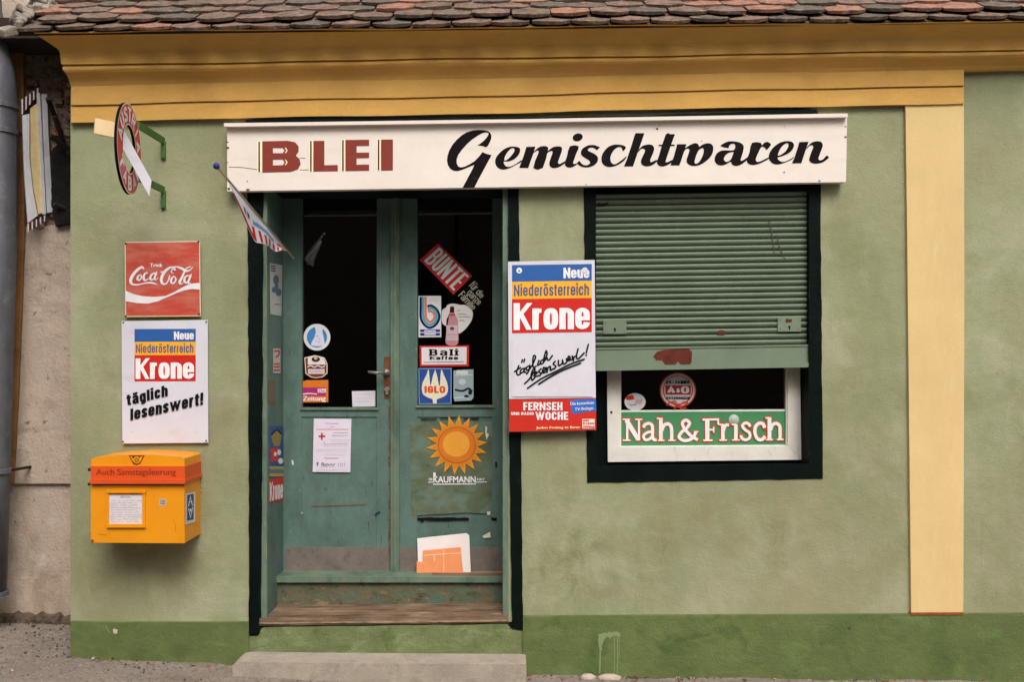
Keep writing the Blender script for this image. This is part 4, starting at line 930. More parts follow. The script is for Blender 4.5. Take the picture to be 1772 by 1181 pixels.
topL = [(395, 312.5), (418, 339.5), (448, 375.5), (475, 408), (497, 434)]
botL = [(395.5, 322), (411, 347), (427, 386), (443, 420), (497, 434)]
bot2 = [(443, 420), (455, 422), (475, 430), (478, 437), (480, 434), (497, 434.5)]
def cloth(u, v, off=0.0):        # u along the stick, v downwards to the hem
    a = pa+(pb-pa)*(.17+.74*u)
    q = [on_pen(*p) for p in ((394, 320), (427, 384), (443, 420), (455, 422.5), (467, 426.5), (478, 436), (483, 434), (497, 434.5))]
    t = min(.9999, u)*(len(q)-1); i = int(t); b = q[i]*(1-(t-i))+q[i+1]*(t-i)
    p = a*(1-v)+b*v
    return p+pn*(.007*math.sin(u*14+v*2)*v+off)
mb = MB(); N, M = 40, 12
for i in range(N+1):
    for j in range(M+1): mb.v.append(cloth(i/N, j/M))
for i in range(N):
    for j in range(M): k = i*(M+1)+j; mb.f.append((k, k+1, k+M+2, k+M+1)); mb.m.append(0)
cl = obj('cloth', mb, mat('pennant_cloth', (208, 208, 216), .8, .03, 20), pen, smooth=True)
s = Sheet(cloth, base=.0)
def patch(u0, u1, v0, v1, col, side):
    s.lv = .0012*side
    n = 8; m = 6
    pts = [(u0+(u1-u0)*i/n, v0+(v1-v0)*j/m) for i in range(n+1) for j in range(m+1)]
    vs = [s.fn(x, y, s.lv) for x, y in pts]
    s.mb.add(vs, [(i*(m+1)+j, i*(m+1)+j+1, (i+1)*(m+1)+j+1, (i+1)*(m+1)+j) for i in range(n) for j in range(m)], s._m(col))
for side in (1, -1):
    patch(.03, .27, .82, .97, (190, 40, 30), side)
    for k in range(7): patch(.27+k*.1, .31+k*.1, .55+.02*k, .95, (196, 44, 34), side)
    patch(.78, .95, .3, .5, (196, 60, 50), side)
    patch(.3, .7, .36, .46, (96, 150, 200), side); patch(.36, .6, .3, .35, (150, 180, 214), side)
    patch(.14, .17, .4, .6, (70, 74, 110), side); patch(.2, .24, .35, .5, (60, 60, 90), side)
s.done('print', cl)

# ================================================================== STICKERS ON THE DOOR GLASS
GF = plane(GD-.002)
def sticker(label, cat='sticker', name='sticker', fn=GF, xf=None):
    return Sheet(fn, xf), name, label, cat
def stick(s, name, label, cat='sticker', group=None):
    o = s.done(name); return tag(o, label, cat, group)
s = Sheet(GF); s.ell(548.5, 584, 23.2, 23.2, (214, 210, 206)); s.layer(); s.ell(548.5, 584, 17.5, 18, (64, 126, 184)); s.layer(); s.xf = tr(500, 540, 6.56)
s.poly(smooth_path([(300,170),(375,170),(382,230),(400,320),(395,385),(255,380),(285,300),(305,230)], 3, True), (206, 206, 220)); s.layer()
for p in ((310, 275), (330, 280), (345, 310), (310, 335), (340, 345)): s.ell(p[0], p[1], 7, 5, (110, 110, 130), n=8)
stick(s, 'round_sticker', 'round white and blue bottle sticker on left door glass')
s = Sheet(GF, tr(500, 540, 6.56)); o_ = [(175,520),(230,508),(290,492),(350,505),(405,520),(437,590),(437,700),(385,742),(310,755),(250,745),(188,705)]
s.poly(o_, (214, 196, 176)); s.layer(); s.poly([(p[0]*.92+25, p[1]*.92+50) for p in o_], (120, 48, 34)); s.layer(); s.poly([(215, 515), (300, 500), (395, 525), (420, 600), (215, 600)], (210, 206, 210)); s.rect(218, 650, 405, 705, (210, 200, 206))
s.layer(); s.ell(305, 540, 48, 30, (60, 34, 26)); s.layer(); s.ell(305, 528, 20, 16, (200, 170, 110))
s.line([(215, 625), (250, 612), (290, 630), (330, 612), (370, 630), (405, 618)], 11, (226, 214, 206)); s.line([(225, 670), (300, 666), (395, 670)], 4, (140, 130, 136)); s.line([(225, 688), (300, 684), (385, 688)], 4, (140, 130, 136))
stick(s, 'beer_sticker', 'brown and white shield shaped sticker below the round blue sticker')
s = Sheet(GF); s.poly([(520, 659), (526, 660), (531, 658.5), (568, 658), (568, 696.5), (520, 697)], (206, 110, 34)); s.layer(); s.rect(524, 671, 564, 686, (160, 40, 104)); s.layer()
s.rect(550, 673, 564, 680, (226, 200, 206)); s.layer(); s.font('Die', Q(552, 674, 562, 679), (150, 40, 80)); s.font('Salzburger', Q(524, 680.5, 549, 684.5), (230, 214, 220)) if False else None
s.line([(525, 682.5), (535, 681.5), (548, 682.5)], 2, (226, 206, 214)); s.font('Zeitung', Q(524, 686, 563, 694), (236, 224, 228), heavy=.015)
stick(s, 'newspaper_sticker', 'orange and magenta Zeitung sticker in lower left of left glass')
s = Sheet(GF); s.poly([(609, 677.5), (649.5, 676.5), (649.5, 704), (610, 704.5)], (204, 198, 206)); s.layer()
for y in (683, 690, 696): s.line([(615, y), (630, y-.4), (643, y)], .6, (170, 160, 176))
stick(s, 'paper_note', 'small blank white card in lower right corner of left glass', 'note')
s = Sheet(GF, tr(720, 410, 8.436)); s.poly([(320, 95), (820, 575), (545, 845), (55, 340)], (176, 28, 34)); s.layer()
s.grot('BUNTE', ((340, 150), (772, 578), (550, 790), (115, 352)), (196, 206, 200), sx=.22, sy=.1, gap=.1, wd=.56)
stick(s, 'magazine_sticker', 'tilted red BUNTE magazine sticker on right door glass')
s = Sheet(GF, tr(720, 410, 8.436)); G2 = (170, 164, 146)
s.grot('für die', ((855, 640), (1005, 850), (945, 905), (765, 715)), G2, sx=.16, sy=.12, gap=.1); s.grot('ganze', ((805, 755), (965, 940), (905, 1005), (735, 830)), G2, sx=.16, sy=.12, gap=.1); s.grot('Familie', ((695, 785), (885, 1020), (820, 1075), (610, 865)), G2, sx=.16, sy=.12, gap=.1)
stick(s, 'slogan_sticker', 'tilted slogan lettering für die ganze Familie below the red magazine sticker')
s = Sheet(GF, tr(700, 500, 5.37)); s.poly([(130, 66), (340, 66), (342, 450), (130, 452)], (208, 206, 206)); s.layer()
for st, c_ in (([(151, 75), (150, 180), (152, 270), (180, 330), (232, 362), (290, 335), (325, 265), (300, 195), (250, 158), (212, 165)], (26, 24, 90)),
               ([(172, 75), (172, 180), (175, 260), (195, 310), (235, 335), (280, 312), (302, 262), (285, 208), (250, 182), (215, 190)], (64, 160, 156)),
               ([(195, 75), (196, 180), (198, 258), (212, 290), (238, 308), (265, 292), (280, 260), (268, 225), (242, 208), (218, 214)], (208, 110, 96))):
    s.line([(*p, 22) for p in st], 22, c_, round_=False)
for (a, b) in ((145, 378), (145, 412)): s.rect(a, b, 330, b+24, (34, 40, 110))
s.layer(); s.rect(185, 385, 290, 430, (196, 196, 214)); s.layer(); s.line([(192, 408), (210, 400), (232, 410), (256, 402), (282, 408)], 6, (110, 110, 160))
for k in range(5): s.line([(232+k*18, 120), (244+k*18, 88)], 4, (170, 168, 168))
stick(s, 'service_sticker', 'white sticker with striped letter b on right door glass')
s = Sheet(GF, tr(700, 500, 5.37)); s.poly(smooth_path([(345,250),(350,200),(385,175),(400,150),(450,138),(520,150),(560,150),(600,175),(635,220),(625,290),(590,345),(550,390),(500,415),(470,350),(385,345),(350,315)], 3, True), (206, 202, 200)); s.layer()
for (x, y, w) in ((490, 205, 30), (495, 240, 80), (500, 265, 110), (505, 298, 50)): s.line([(x, y), (x+w*.5, y-5), (x+w, y)], 7, (130, 120, 106))
s.layer(); s.poly(smooth_path([(425,165),(460,165),(464,225),(495,290),(497,360),(495,515),(388,515),(388,400),(388,300),(418,225)], 3, True), (182, 128, 132)); s.layer()
s.poly([(425, 168), (460, 168), (463, 222), (420, 222)], (50, 24, 30)); s.poly([(392, 280), (414, 250), (402, 335), (390, 335)], (40, 20, 24)); s.rect(410, 235, 470, 250, (176, 50, 60)); s.rect(392, 340, 493, 480, (196, 172, 178)); s.layer()
s.ell(442, 370, 20, 16, (90, 60, 80)); s.line([(400, 430), (440, 424), (485, 430)], 5, (150, 90, 110)); s.line([(405, 455), (480, 452)], 4, (150, 110, 130))
stick(s, 'bottle_sticker', 'sticker of a brown bottle before a white cloud shape')
s = Sheet(GF, tr(700, 500, 5.37)); s.poly([(140, 530), (600, 526), (598, 722), (142, 724)], (186, 40, 28)); s.layer(); s.poly([(158, 545), (578, 541), (576, 703), (160, 706)], (216, 208, 210)); s.layer()
s.grot('Bali', Q(232, 562, 496, 622), (18, 14, 14), sx=.3, sy=.16, gap=.3, wd=.85, serif=True); s.grot('Kaffee', Q(236, 628, 498, 660), (18, 14, 14), sx=.3, sy=.2, gap=.16, wd=.8, serif=True)
s.line([(182, 684), (548, 680)], 5, (100, 92, 96), False)
stick(s, 'coffee_sticker', 'white Bali Kaffee sticker with red border on right glass')
s = Sheet(GF, tr(700, 500, 5.37)); s.poly([(130, 738), (438, 738), (436, 1072), (132, 1074)], (120, 150, 180)); s.layer(); s.poly([(138, 746), (430, 746), (428, 1064), (140, 1066)], (38, 70, 140)); s.layer()
CR = (214, 206, 178)
s.poly(smooth_path([(225, 750), (205, 800), (170, 870), (160, 930), (175, 985), (225, 1015), (262, 1030), (265, 1064), (300, 1064), (300, 1030), (340, 1015), (390, 985), (405, 930), (395, 870), (365, 800), (340, 750), (330, 890), (318, 890), (285, 750), (248, 885), (238, 885)], 2, True), CR); s.layer()
s.grot('IGLO', Q(186, 905, 380, 970), (206, 70, 26), sx=.3, sy=.22, gap=.1, wd=.72)
stick(s, 'frozen_food_sticker', 'blue IGLO sticker with cream fork, right door glass')
s = Sheet(GF, tr(700, 500, 5.37)); s.poly([(455, 762), (500, 755), (640, 750), (642, 1010), (620, 1040), (465, 1048), (455, 1010)], (140, 156, 160)); s.layer()
s.rect(480, 762, 590, 795, (190, 196, 198)); s.ell(535, 865, 34, 26, (178, 184, 186)); s.line([(470, 805), (630, 800)], 8, (190, 196, 198)); s.layer()
s.line([(475, 940), (540, 950), (590, 930), (625, 950)], 18, (26, 26, 30)); s.ell(610, 965, 18, 22, (26, 26, 30)); s.ell(575, 1000, 22, 12, (26, 26, 30)); s.ell(600, 930, 14, 10, (26, 26, 30)); s.line([(462, 1020), (540, 1010), (600, 1030)], 8, (196, 200, 200))
stick(s, 'grey_sticker', 'grey picture sticker with dark blotches beside the blue frozen food sticker')

# papers and stickers on the lower door panels
DP = plane(DL-.001)
mb = MB(); mb.pp([(543, 725), (608, 725.5), (606, 818), (541, 817.5)], DL-.003, DL-.001); o = obj('notice_paper', mb, mat('paper_lilac', (210, 200, 214), .8, .02, 8)); tag(o, 'white red cross notice sheet pinned to the left door panel', 'notice')
s = Sheet(plane(DL-.003), tr(530, 715, 10.27)); PK = (206, 130, 146)
s.rect(262, 355, 292, 482, (186, 44, 60)); s.rect(218, 402, 340, 432, (176, 40, 56))
s.font('AUFRUF', Q(335, 178, 570, 205), (170, 130, 150)) if False else s.line([(335, 190), (400, 185), (480, 194), (570, 188)], 12, (196, 150, 166))
for (x, y, w, h, c_) in ((180, 292, 560, 20, PK), (420, 245, 70, 10, (150, 130, 150)), (490, 352, 240, 10, (130, 120, 140)), (460, 400, 280, 12, PK), (330, 800, 220, 16, PK), (180, 1010, 540, 9, (190, 160, 190)), (340, 735, 360, 8, (170, 160, 180)), (180, 640, 540, 6, (176, 166, 186)), (180, 665, 560, 6, (176, 166, 186))):
    x1_ = x; 
    while x1_ < x+w: s.line([(x1_, y), (x1_+h*1.2, y)], h*.8, c_, False, round_=False); x1_ += h*1.7
s.line([(320, 500), (330, 555), (720, 548), (745, 540)], 7, (120, 100, 120), False); s.line([(440, 478), (780, 482)], 5, (140, 120, 140), False)
s.grot('9', Q(0, 0, 1, 1), BKK) if False else s.line([(205, 930), (215, 885), (195, 880), (200, 905), (222, 880)], 10, (50, 40, 60))
s.line([(275, 930), (300, 880), (315, 930), (340, 905), (365, 928), (390, 905), (420, 930), (450, 905), (480, 928), (520, 900)], 11, (50, 40, 60))
for x in (575, 610, 640, 680): s.line([(x, 890), (x+12, 905), (x+2, 930)], 7, (90, 80, 100))
pr = s.done('print', o)

s = Sheet(plane(DL-.003), tr(700, 700, 3.81)); SUN1, SUN2 = (214, 142, 34), (200, 112, 34)
cx, cy = 345, 270; pts = []
for k in range(36):
    a = k*2*math.pi/36+.08; r = 203 if k % 2 else 134
    pts.append((cx+r*math.cos(a), cy+r*math.sin(a)*.98))
s.poly(pts, SUN1); s.layer(); s.poly([(cx+(168 if k % 2 else 130)*math.cos(k*2*math.pi/36+.08), cy+(168 if k % 2 else 130)*math.sin(k*2*math.pi/36+.08)*.98) for k in range(36)], (204, 122, 34)); s.layer(); s.ell(cx, cy, 126, 122, (176, 84, 30), n=40); s.layer(); s.ell(cx, cy, 119, 115, SUN2, n=40); s.layer(); s.ell(cx-4, cy-6, 88, 84, (218, 148, 50), n=40)
stick(s, 'sun_sticker', 'round orange sunburst sticker on the right door panel')
s = Sheet(plane(DL-.003), tr(700, 700, 3.81))
s.font('KAUFMANN', Q(190, 478, 468, 518), WH, heavy=.006, heavy_y=.04); s.poly([(190, 452), (206, 452), (206, 480), (190, 480)], WH)
s.line([(190, 529), (468, 527)], 6, WH, False); s.line([(158, 516), (186, 515)], 5, WH, False); s.line([(472, 515), (542, 513)], 5, WH, False)
s.font('DER', Q(160, 488, 184, 504), WH, heavy=.05); s.font('HAT', Q(478, 488, 528, 504), WH, heavy=.03)
stick(s, 'grocer_lettering', 'white underlined KAUFMANN lettering sticker below the orange sunburst')
# torn paper scraps
for pts, lab in (([(840, 738), (843, 740), (842, 750), (846, 752), (842, 762), (840, 752)], 'narrow torn white paper strip right of the orange sunburst'),
                 ([(834, 929), (848, 921), (849, 931), (838, 932)], 'torn white paper scrap right of the leaning envelopes'),
                 ([(843, 886), (849, 886), (848, 892), (843, 892)], 'tiny white paper scrap under the olive field of right panel'),
                 ([(505, 796), (508, 799), (508, 806), (505, 804)], 'tiny curved white scrap on left door panel near the notice')):
    s = Sheet(plane(DL-.001)); s.poly(pts, (206, 206, 190)); stick(s, 'paper_scrap', lab, 'paper scrap')
# envelopes leaning on the ledge
def leaning(name, pts, d0, d1, m, label, th=.004):
    zs = [p[1] for p in pts]; y0, y1 = min(zs), max(zs)
    fr = [P(x, y, d0+(d1-d0)*(y1-y)/(y1-y0)) for x, y in pts]; mb = MB(); mb.prism(fr, [p+Vector((0, th, .001)) for p in fr]); o = obj(name, mb, m); return tag(o, label, 'envelope'), d0, d1, y0, y1
PW = mat('envelope_white', (222, 212, 208), .8, .03, 12); PO = mat('envelope_orange', (226, 142, 92), .8, .05, 14)
leaning('envelope', [(722, 933), (807, 924), (812, 928), (815, 998), (724, 999)], .318, .34, PW, 'white large envelope leaning against the right door leaf')
o, d0, d1, y0, y1 = leaning('envelope', [(732, 954), (797, 948), (802, 998), (733, 999.5)], .309, .322, PO, 'orange envelope leaning in front of the white envelope')
s = Sheet(lambda x, y, off=0: P(x, y, d0+(d1-d0)*(y1-y)/(y1-y0)-off))
s.line([(735, 962), (760, 960), (797, 958)], 1, (240, 206, 180)); s.line([(768, 952), (768, 998)], .8, (240, 196, 160), False); s.line([(751, 962), (752, 972)], 1, (240, 206, 180))
s.done('creases', o)
leaning('envelope', [(721, 973), (731, 974), (735, 999), (721, 999.5)], .302, .305, PO, 'slim orange envelope edge left of the leaning envelopes')
# posters on the side lining
SP_ = side_plane(P(462, 0, 0).x+.001)
ct4 = tr(440, 400, 2.36)
s = Sheet(SP_, ct4); s.poly([(62, 130), (115, 140), (110, 348), (64, 340)], (182, 184, 180)); s.layer()
for p in ((88, 200, 12, 20), (80, 240, 10, 12), (98, 250, 12, 16), (90, 225, 8, 10)): s.ell(*p, (84, 104, 128))
for y in (142, 152, 162): s.line([(68, y), (84, y+2)], 4, (40, 40, 44), False)
s.line([(82, 298), (104, 300)], 3, (150, 90, 80)); stick(s, 'side_poster', 'white and grey picture poster at top of the left door reveal', 'poster')
s = Sheet(SP_, ct4); s.poly([(76, 480), (106, 480), (106, 582), (76, 580)], (196, 184, 176)); s.layer()
s.line([(82, 492), (100, 490), (98, 508), (88, 515)], 6, (176, 44, 36)); 
for y in (540, 552, 566): s.rect(78, y, 103, y+6, (176, 60, 44))
stick(s, 'side_label', 'small red and white label in the middle of left door reveal')
s = Sheet(SP_, ct4); s.poly(wobble([(58, 610), (86, 612), (84, 700), (56, 704)], 2, 14), (104, 92, 70)); stick(s, 'glue_residue', 'brown residue of a removed poster on left door reveal', 'residue')
s = Sheet(SP_, ct4); s.poly([(60, 798), (120, 800), (120, 1008), (60, 1010)], (34, 74, 134)); s.layer()
s.poly([(66, 835), (90, 812), (112, 830), (104, 880), (78, 880)], (140, 120, 66)); s.line([(70, 832), (90, 814), (110, 830)], 6, (30, 30, 30)); s.poly([(64, 890), (98, 884), (98, 940), (66, 944)], (190, 44, 34)); s.layer(); s.ell(100, 905, 8, 12, WH); s.ell(106, 940, 10, 12, WH); s.ell(84, 912, 6, 9, WH)
s.rect(60, 962, 118, 1004, (170, 150, 60)); s.layer(); s.rect(60, 974, 118, 990, (90, 110, 130))
stick(s, 'side_poster', 'blue poster with yellow figure shape low on left door reveal', 'poster')
s = Sheet(SP_, ct4); s.poly([(60, 1015), (118, 1005), (118, 1100), (60, 1113)], RED); s.layer(); s.grot('Krone', ((62, 1028), (116, 1018), (116, 1092), (62, 1105)), WH, sx=.265, sy=.15, gap=.05)
stick(s, 'side_newspaper_sticker', 'red Krone sticker under the blue poster on left door reveal')

# ================================================================== WINDOW STICKERS
WG = plane(WD+.026); wt = tr(1040, 630, 4.922)
s = Sheet(plane(WD+.024), wt); GRN = (70, 136, 90)
s.poly([(157, 396), (1584, 388), (1592, 700), (160, 712)], (228, 226, 220)); s.layer(); s.poly([(157, 412), (1584, 404), (1590, 690), (160, 700)], GRN); s.layer()
def nf(col, extra):
    def l(st, w, sm=True): s.line([(*p, w+extra) for p in st], w+extra, col, sm, round_=False) if extra == 0 else s.line([(*p, w+extra) for p in st], w+extra, col, sm)
    e = extra/2
    for args in (([(222, 470), (222, 655)], 20, 0), ([(215, 480), (318, 648)], 38, 0), ([(322, 470), (322, 655)], 18, 0), ([(184, 474), (245, 474)], 14, 0), ([(184, 652), (250, 652)], 12, 0), ([(288, 474), (350, 474)], 14, 0),
                 ([(362, 545), (372, 520), (405, 508), (432, 522), (438, 560), (438, 625), (452, 648), (472, 645)], 26, 1), ([(436, 578), (395, 585), (362, 612), (372, 645), (405, 645), (436, 618)], 22, 1),
                 ([(508, 462), (508, 655)], 32, 0), ([(515, 570), (535, 525), (570, 512), (594, 535), (600, 580), (600, 652)], 28, 1), ([(474, 466), (512, 466)], 14, 0), ([(482, 653), (540, 653)], 12, 0), ([(572, 653), (632, 653)], 12, 0),
                 ([(808, 580), (775, 635), (712, 655), (664, 628), (682, 585), (730, 545), (752, 505), (722, 480), (692, 502), (706, 548), (760, 610), (822, 648)], 26, 1), ([(790, 578), (826, 578)], 10, 0),
                 ([(903, 475), (903, 655)], 36, 0), ([(862, 476), (1003, 474)], 18, 0), ([(994, 474), (998, 520)], 16, 0), ([(905, 562), (962, 561)], 16, 0), ([(958, 535), (958, 588)], 12, 0), ([(868, 653), (948, 652)], 14, 0),
                 ([(1036, 515), (1036, 652)], 30, 0), ([(1040, 570), (1058, 525), (1088, 522)], 26, 1), ([(1004, 519), (1040, 517)], 14, 0), ([(1006, 651), (1070, 650)], 12, 0),
                 ([(1146, 515), (1146, 650)], 30, 0), ([(1112, 518), (1148, 516)], 14, 0), ([(1112, 650), (1180, 649)], 12, 0),
                 ([(1268, 535), (1252, 510), (1222, 506), (1202, 530), (1225, 562), (1262, 590), (1262, 630), (1228, 648), (1196, 632), (1190, 608)], 24, 1),
                 ([(1392, 545), (1376, 512), (1342, 508), (1312, 540), (1310, 595), (1332, 640), (1368, 645), (1396, 618)], 28, 1),
                 ([(1432, 456), (1432, 648)], 32, 0), ([(1440, 565), (1458, 520), (1492, 508), (1518, 530), (1522, 580), (1522, 645)], 28, 1), ([(1398, 462), (1436, 459)], 14, 0), ([(1402, 647), (1462, 646)], 12, 0), ([(1494, 646), (1552, 645)], 12, 0)):
        l(args[0], args[1], bool(args[2]))
nf((196, 66, 30), 13); s.layer(); nf((232, 226, 222), 0)
stick(s, 'window_banner', 'green Nah & Frisch banner across lower window pane')
mb = MB(); c = P(1270, 727, WD+.02); mb.tube([c, c+Vector((0, -.0025, 0)), c+Vector((0, -.007, 0))], [.027, .022, .009], 20); o = obj('suction_cup', mb, mat('cup_white', (176, 186, 168), .4, .1, 60)); tag(o, 'pale suction cup stuck over the green window banner', 'suction cup')
s = Sheet(WG, wt)
s.ell(655, 225, 154, 150, (196, 84, 40), n=44); s.layer(); s.ell(655, 225, 143, 140, (206, 196, 186), n=44); s.layer(); s.ell(655, 225, 128, 126, (176, 60, 40), n=44); s.layer(); s.ell(655, 222, 120, 118, (206, 200, 202), n=44); s.layer()
s.rect(548, 184, 764, 264, (176, 40, 26)); s.rect(535, 360, 760, 395, (30, 24, 22)) if False else None; s.layer()
s.grot('A', Q(562, 192, 632, 252), (236, 232, 230), sx=.34, sy=.2, wd=.8, serif=True); s.grot('&', Q(640, 208, 672, 246), (236, 232, 230), sx=.3, sy=.2); s.grot('O', Q(680, 192, 750, 252), (236, 232, 230), sx=.36, sy=.18, wd=.9)
s.grot('25-JAHRE', Q(552, 145, 754, 170), (30, 22, 22), sx=.3, sy=.22, gap=.1, serif=True); s.grot('OSTERREICH', Q(552, 282, 754, 303), (30, 22, 22), sx=.26, sy=.2, gap=.1, serif=True)
s.line([(560, 350), (600, 325), (650, 355), (700, 330), (735, 325), (700, 360), (640, 360), (625, 390)], 12, (196, 62, 34)); s.line([(650, 355), (690, 385), (720, 375)], 12, (196, 62, 34)); s.line([(600, 325), (630, 318), (650, 355)], 10, (196, 62, 34))
stick(s, 'round_shop_sticker', 'round red A & O jubilee sticker above the green banner')
s = Sheet(WG, wt); s.ell(290, 325, 90, 74, (210, 204, 206), n=36); s.layer(); s.ell(245, 290, 36, 20, (186, 50, 36)); s.ell(262, 278, 14, 14, (186, 50, 36)); s.line([(215, 300), (280, 298)], 10, (186, 50, 36))
for k in range(5): s.line([(290+k*13, 345), (302+k*11, 305)], 5, (180, 110, 110))
s.line([(232, 340), (262, 352), (290, 345)], 5, (140, 120, 124)); s.line([(245, 355), (300, 352)], 4, (140, 120, 124))
stick(s, 'small_round_sticker', 'small round white sticker with red hat shape in window left corner')

# ================================================================== STEP, STONES, DRIPS
mb = MB(); pts = [(402, 1153), (409, 1148), (415, 1147), (600, 1149), (909, 1151), (911, 1153), (911, 1215), (402, 1205)]
mb.pp(pts, -.185, -.014)
o = obj('door_step', mb, STONE, bevel=.012, base=True); tag(o, 'worn concrete doorstep slab below the green shop door', 'step')
s = Sheet(plane(-.022))
s.poly(wobble([(1035, 1099), (1046, 1096), (1068, 1094), (1074, 1098), (1073, 1104), (1062, 1101), (1056, 1106), (1050, 1102), (1044, 1112), (1040, 1128), (1036, 1120)], 1.2, 4), (122, 140, 94))
for x, y0, y1, w in ((1038, 1104, 1165, 2.6), (1063, 1100, 1168, 1.2), (1068, 1099, 1170, 1.4), (1071, 1100, 1150, .9)): s.line([(x, y0), (x+.6, (y0+y1)/2), (x-.3, y1)], w, (122, 140, 94))
s.poly(wobble([(196, 1089), (204, 1091), (202, 1098), (197, 1097)], 1.2, 4), (196, 176, 160)); s.line([(183, 1084), (190, 1096)], .7, (160, 160, 130)); s.poly(wobble([(1466, 1088), (1472, 1085), (1471, 1091)], .8, 4), (56, 62, 36))
s.done('paint_drips', shop)
s = Sheet(plane(0.0))                     # old scuffs and repair marks on the plaster
SC = mat('plaster_scuff', (112, 114, 74), .9, .1, 20)
for st in () and ([(962, 1006), (985, 1009), (1012, 1000), (1040, 985), (1052, 965)], [(962, 1008), (955, 985), (975, 950)], [(1045, 995), (1052, 1002), (1055, 1015), (1045, 1018)], [(1128, 930), (1138, 945), (1148, 972)]): s.line([(*p, 2.2) for p in st], 2, SC)
for st in ([(1614, 688), (1632, 670), (1650, 672)], [(1616, 680), (1650, 688)], [(1612, 692), (1640, 690)]): pass

ST = mat('pale_stone', (180, 162, 146), .9, .1, 30, bump=.004)
for k, (x, y, w, h, lab) in enumerate(((1017, 1174, 30, 12, 'pale pink stone at plinth foot, smaller and left of the other'), (1055, 1175, 46, 13, 'broad pale stone at plinth foot below the paint drips'))):
    mb = MB(); p = P(x, y, -.06); n = 10
    for i in range(6):
        th = math.pi*i/5
        for j in range(n): a = j*2*math.pi/n; mb.v.append(p+Vector((math.sin(th)*math.cos(a)*w/700*random.uniform(.85, 1.1), math.sin(th)*math.sin(a)*.03, math.cos(th)*h/700*1.2)))
    for i in range(5):
        for j in range(n): mb.f.append((i*n+j, i*n+(j+1) % n, (i+1)*n+(j+1) % n, (i+1)*n+j)); mb.m.append(0)
    tag(obj('loose_stone', mb, ST, smooth=True), lab, 'stone')
# dry leaves and grit along the wall foot
mb = MB(); rl = random.Random(11)
for k in range(90):
    px_ = rl.choice([rl.uniform(905, 1120), rl.uniform(905, 1120), rl.uniform(120, 420), rl.uniform(1120, 1770)]); p = P(px_, 1170, -.03-rl.random()**2*.08); p.z = zg(p.x, p.y)+.006
    a = rl.uniform(0, 6.3); s_ = rl.uniform(.006, .016); u = Vector((math.cos(a), math.sin(a), rl.uniform(-.3, .5)))*s_; v = Vector((-math.sin(a), math.cos(a), rl.uniform(0, .6)))*s_*.5
    mb.add([p-u, p+v+Vector((0, 0, .003)), p+u, p-v], [(0, 1, 2, 3)])
tag(obj('dry_leaves', mb, mat('dry_leaf', (124, 74, 44), .9, .25, 60)), 'dry brown leaf bits scattered along the plinth foot', 'leaves', kind='stuff')
mb = MB()
for k in range(1100):
    if k < 380: x = rl.uniform(-2.75, -2.15); y = rl.uniform(-.12, .48)
    else: x = rl.uniform(-2.7, 2.6); y = -.03-rl.random()**2*.35
    r = rl.uniform(.0015, .005)*(1.8 if rl.random() < .05 else 1); rot = Matrix.Rotation(rl.uniform(0, 3), 3, 'X') @ Matrix.Rotation(rl.uniform(0, 3), 3, 'Z')
    mb.box((x, y, zg(x, y)+r*.4), (r*2, r*1.5, r*1.3), rot=rot, mi=0 if rl.random() < .6 else 1)
tag(obj('grit', mb, [mat('grit_pale', (152, 142, 130), .9, .15, 60), mat('grit_dark', (84, 74, 66), .9, .2, 60)]), 'loose grit and pebbles on the pavement', 'grit', kind='stuff')

# ================================================================== NEIGHBOURING HOUSE
nb = thing('neighbour_house', P(60, 1080, .6), 'beige roughcast neighbouring house set back at left with crumbling brickwork', 'house')
ND = .5
mb = MB(); a = P(-900, -400, ND); b = P(150, 1110, ND)
mb.add([Vector((a.x, ND, a.z)), Vector((b.x, ND, a.z)), Vector((b.x, ND, b.z)), Vector((a.x, ND, b.z))], [(0, 3, 2, 1)]); obj('wall', mb, BEIGE, nb)
mb = MB(); mb.pp(wobble([(-900, 392), (70, 392), (140, 386), (140, 838), (-900, 843)], .8, 30), ND-.022, ND); obj('upper_render', mb, BEIGE, nb, bevel=.006)
mb = MB(); mb.pp(wobble([(-900, 60), (62, 60), (140, 60), (140, 386), (66, 392), (-900, 392)], .8, 30), ND-.008, ND); obj('bare_masonry', mb, RUBBLE, nb)
mb = MB(); mb.pp(wobble([(14, 60), (40, 60), (42, 400), (30, 700), (22, 838), (8, 838)], .6, 30), ND-.04, ND); obj('ochre_corner', mb, OCHRE, nb, bevel=.006)
rb = random.Random(21)
base = None
for r in range(19):
    y = 66+r*17.5; x = 46+rb.uniform(-4, 6)
    while x < 132:
        w = rb.uniform(14, 30); h = rb.uniform(8, 14)
        if rb.random() < .4:
            mb = MB(); mb.pp(wobble([(x, y+rb.uniform(-2, 2)), (x+w, y+rb.uniform(-2, 2)), (x+w+rb.uniform(-2, 2), y+h), (x+rb.uniform(-2, 2), y+h)], 1.4, 7), ND-rb.uniform(.014, .04), ND); obj('brick', mb, BRICK, nb, bevel=.004, seg=1)
        x += w+rb.uniform(2, 5)
for k in range(8):                        # broken edge against the shop corner
    y = 128+k*14+rb.uniform(-3, 3); mb = MB(); mb.pp(wobble([(114+rb.uniform(-3, 3), y), (132, y), (132, y+10), (113+rb.uniform(-3, 3), y+10)], 1.5, 6), ND-.12-rb.uniform(0, .06), ND-.02); obj('brick', mb, BRICK, nb, bevel=.004, seg=1)
mb = MB(); mb.pp([(-900, 30), (125, 30), (118, 66), (-900, 62)], .2, ND+.2); obj('eaves_board', mb, DARKW, nb)
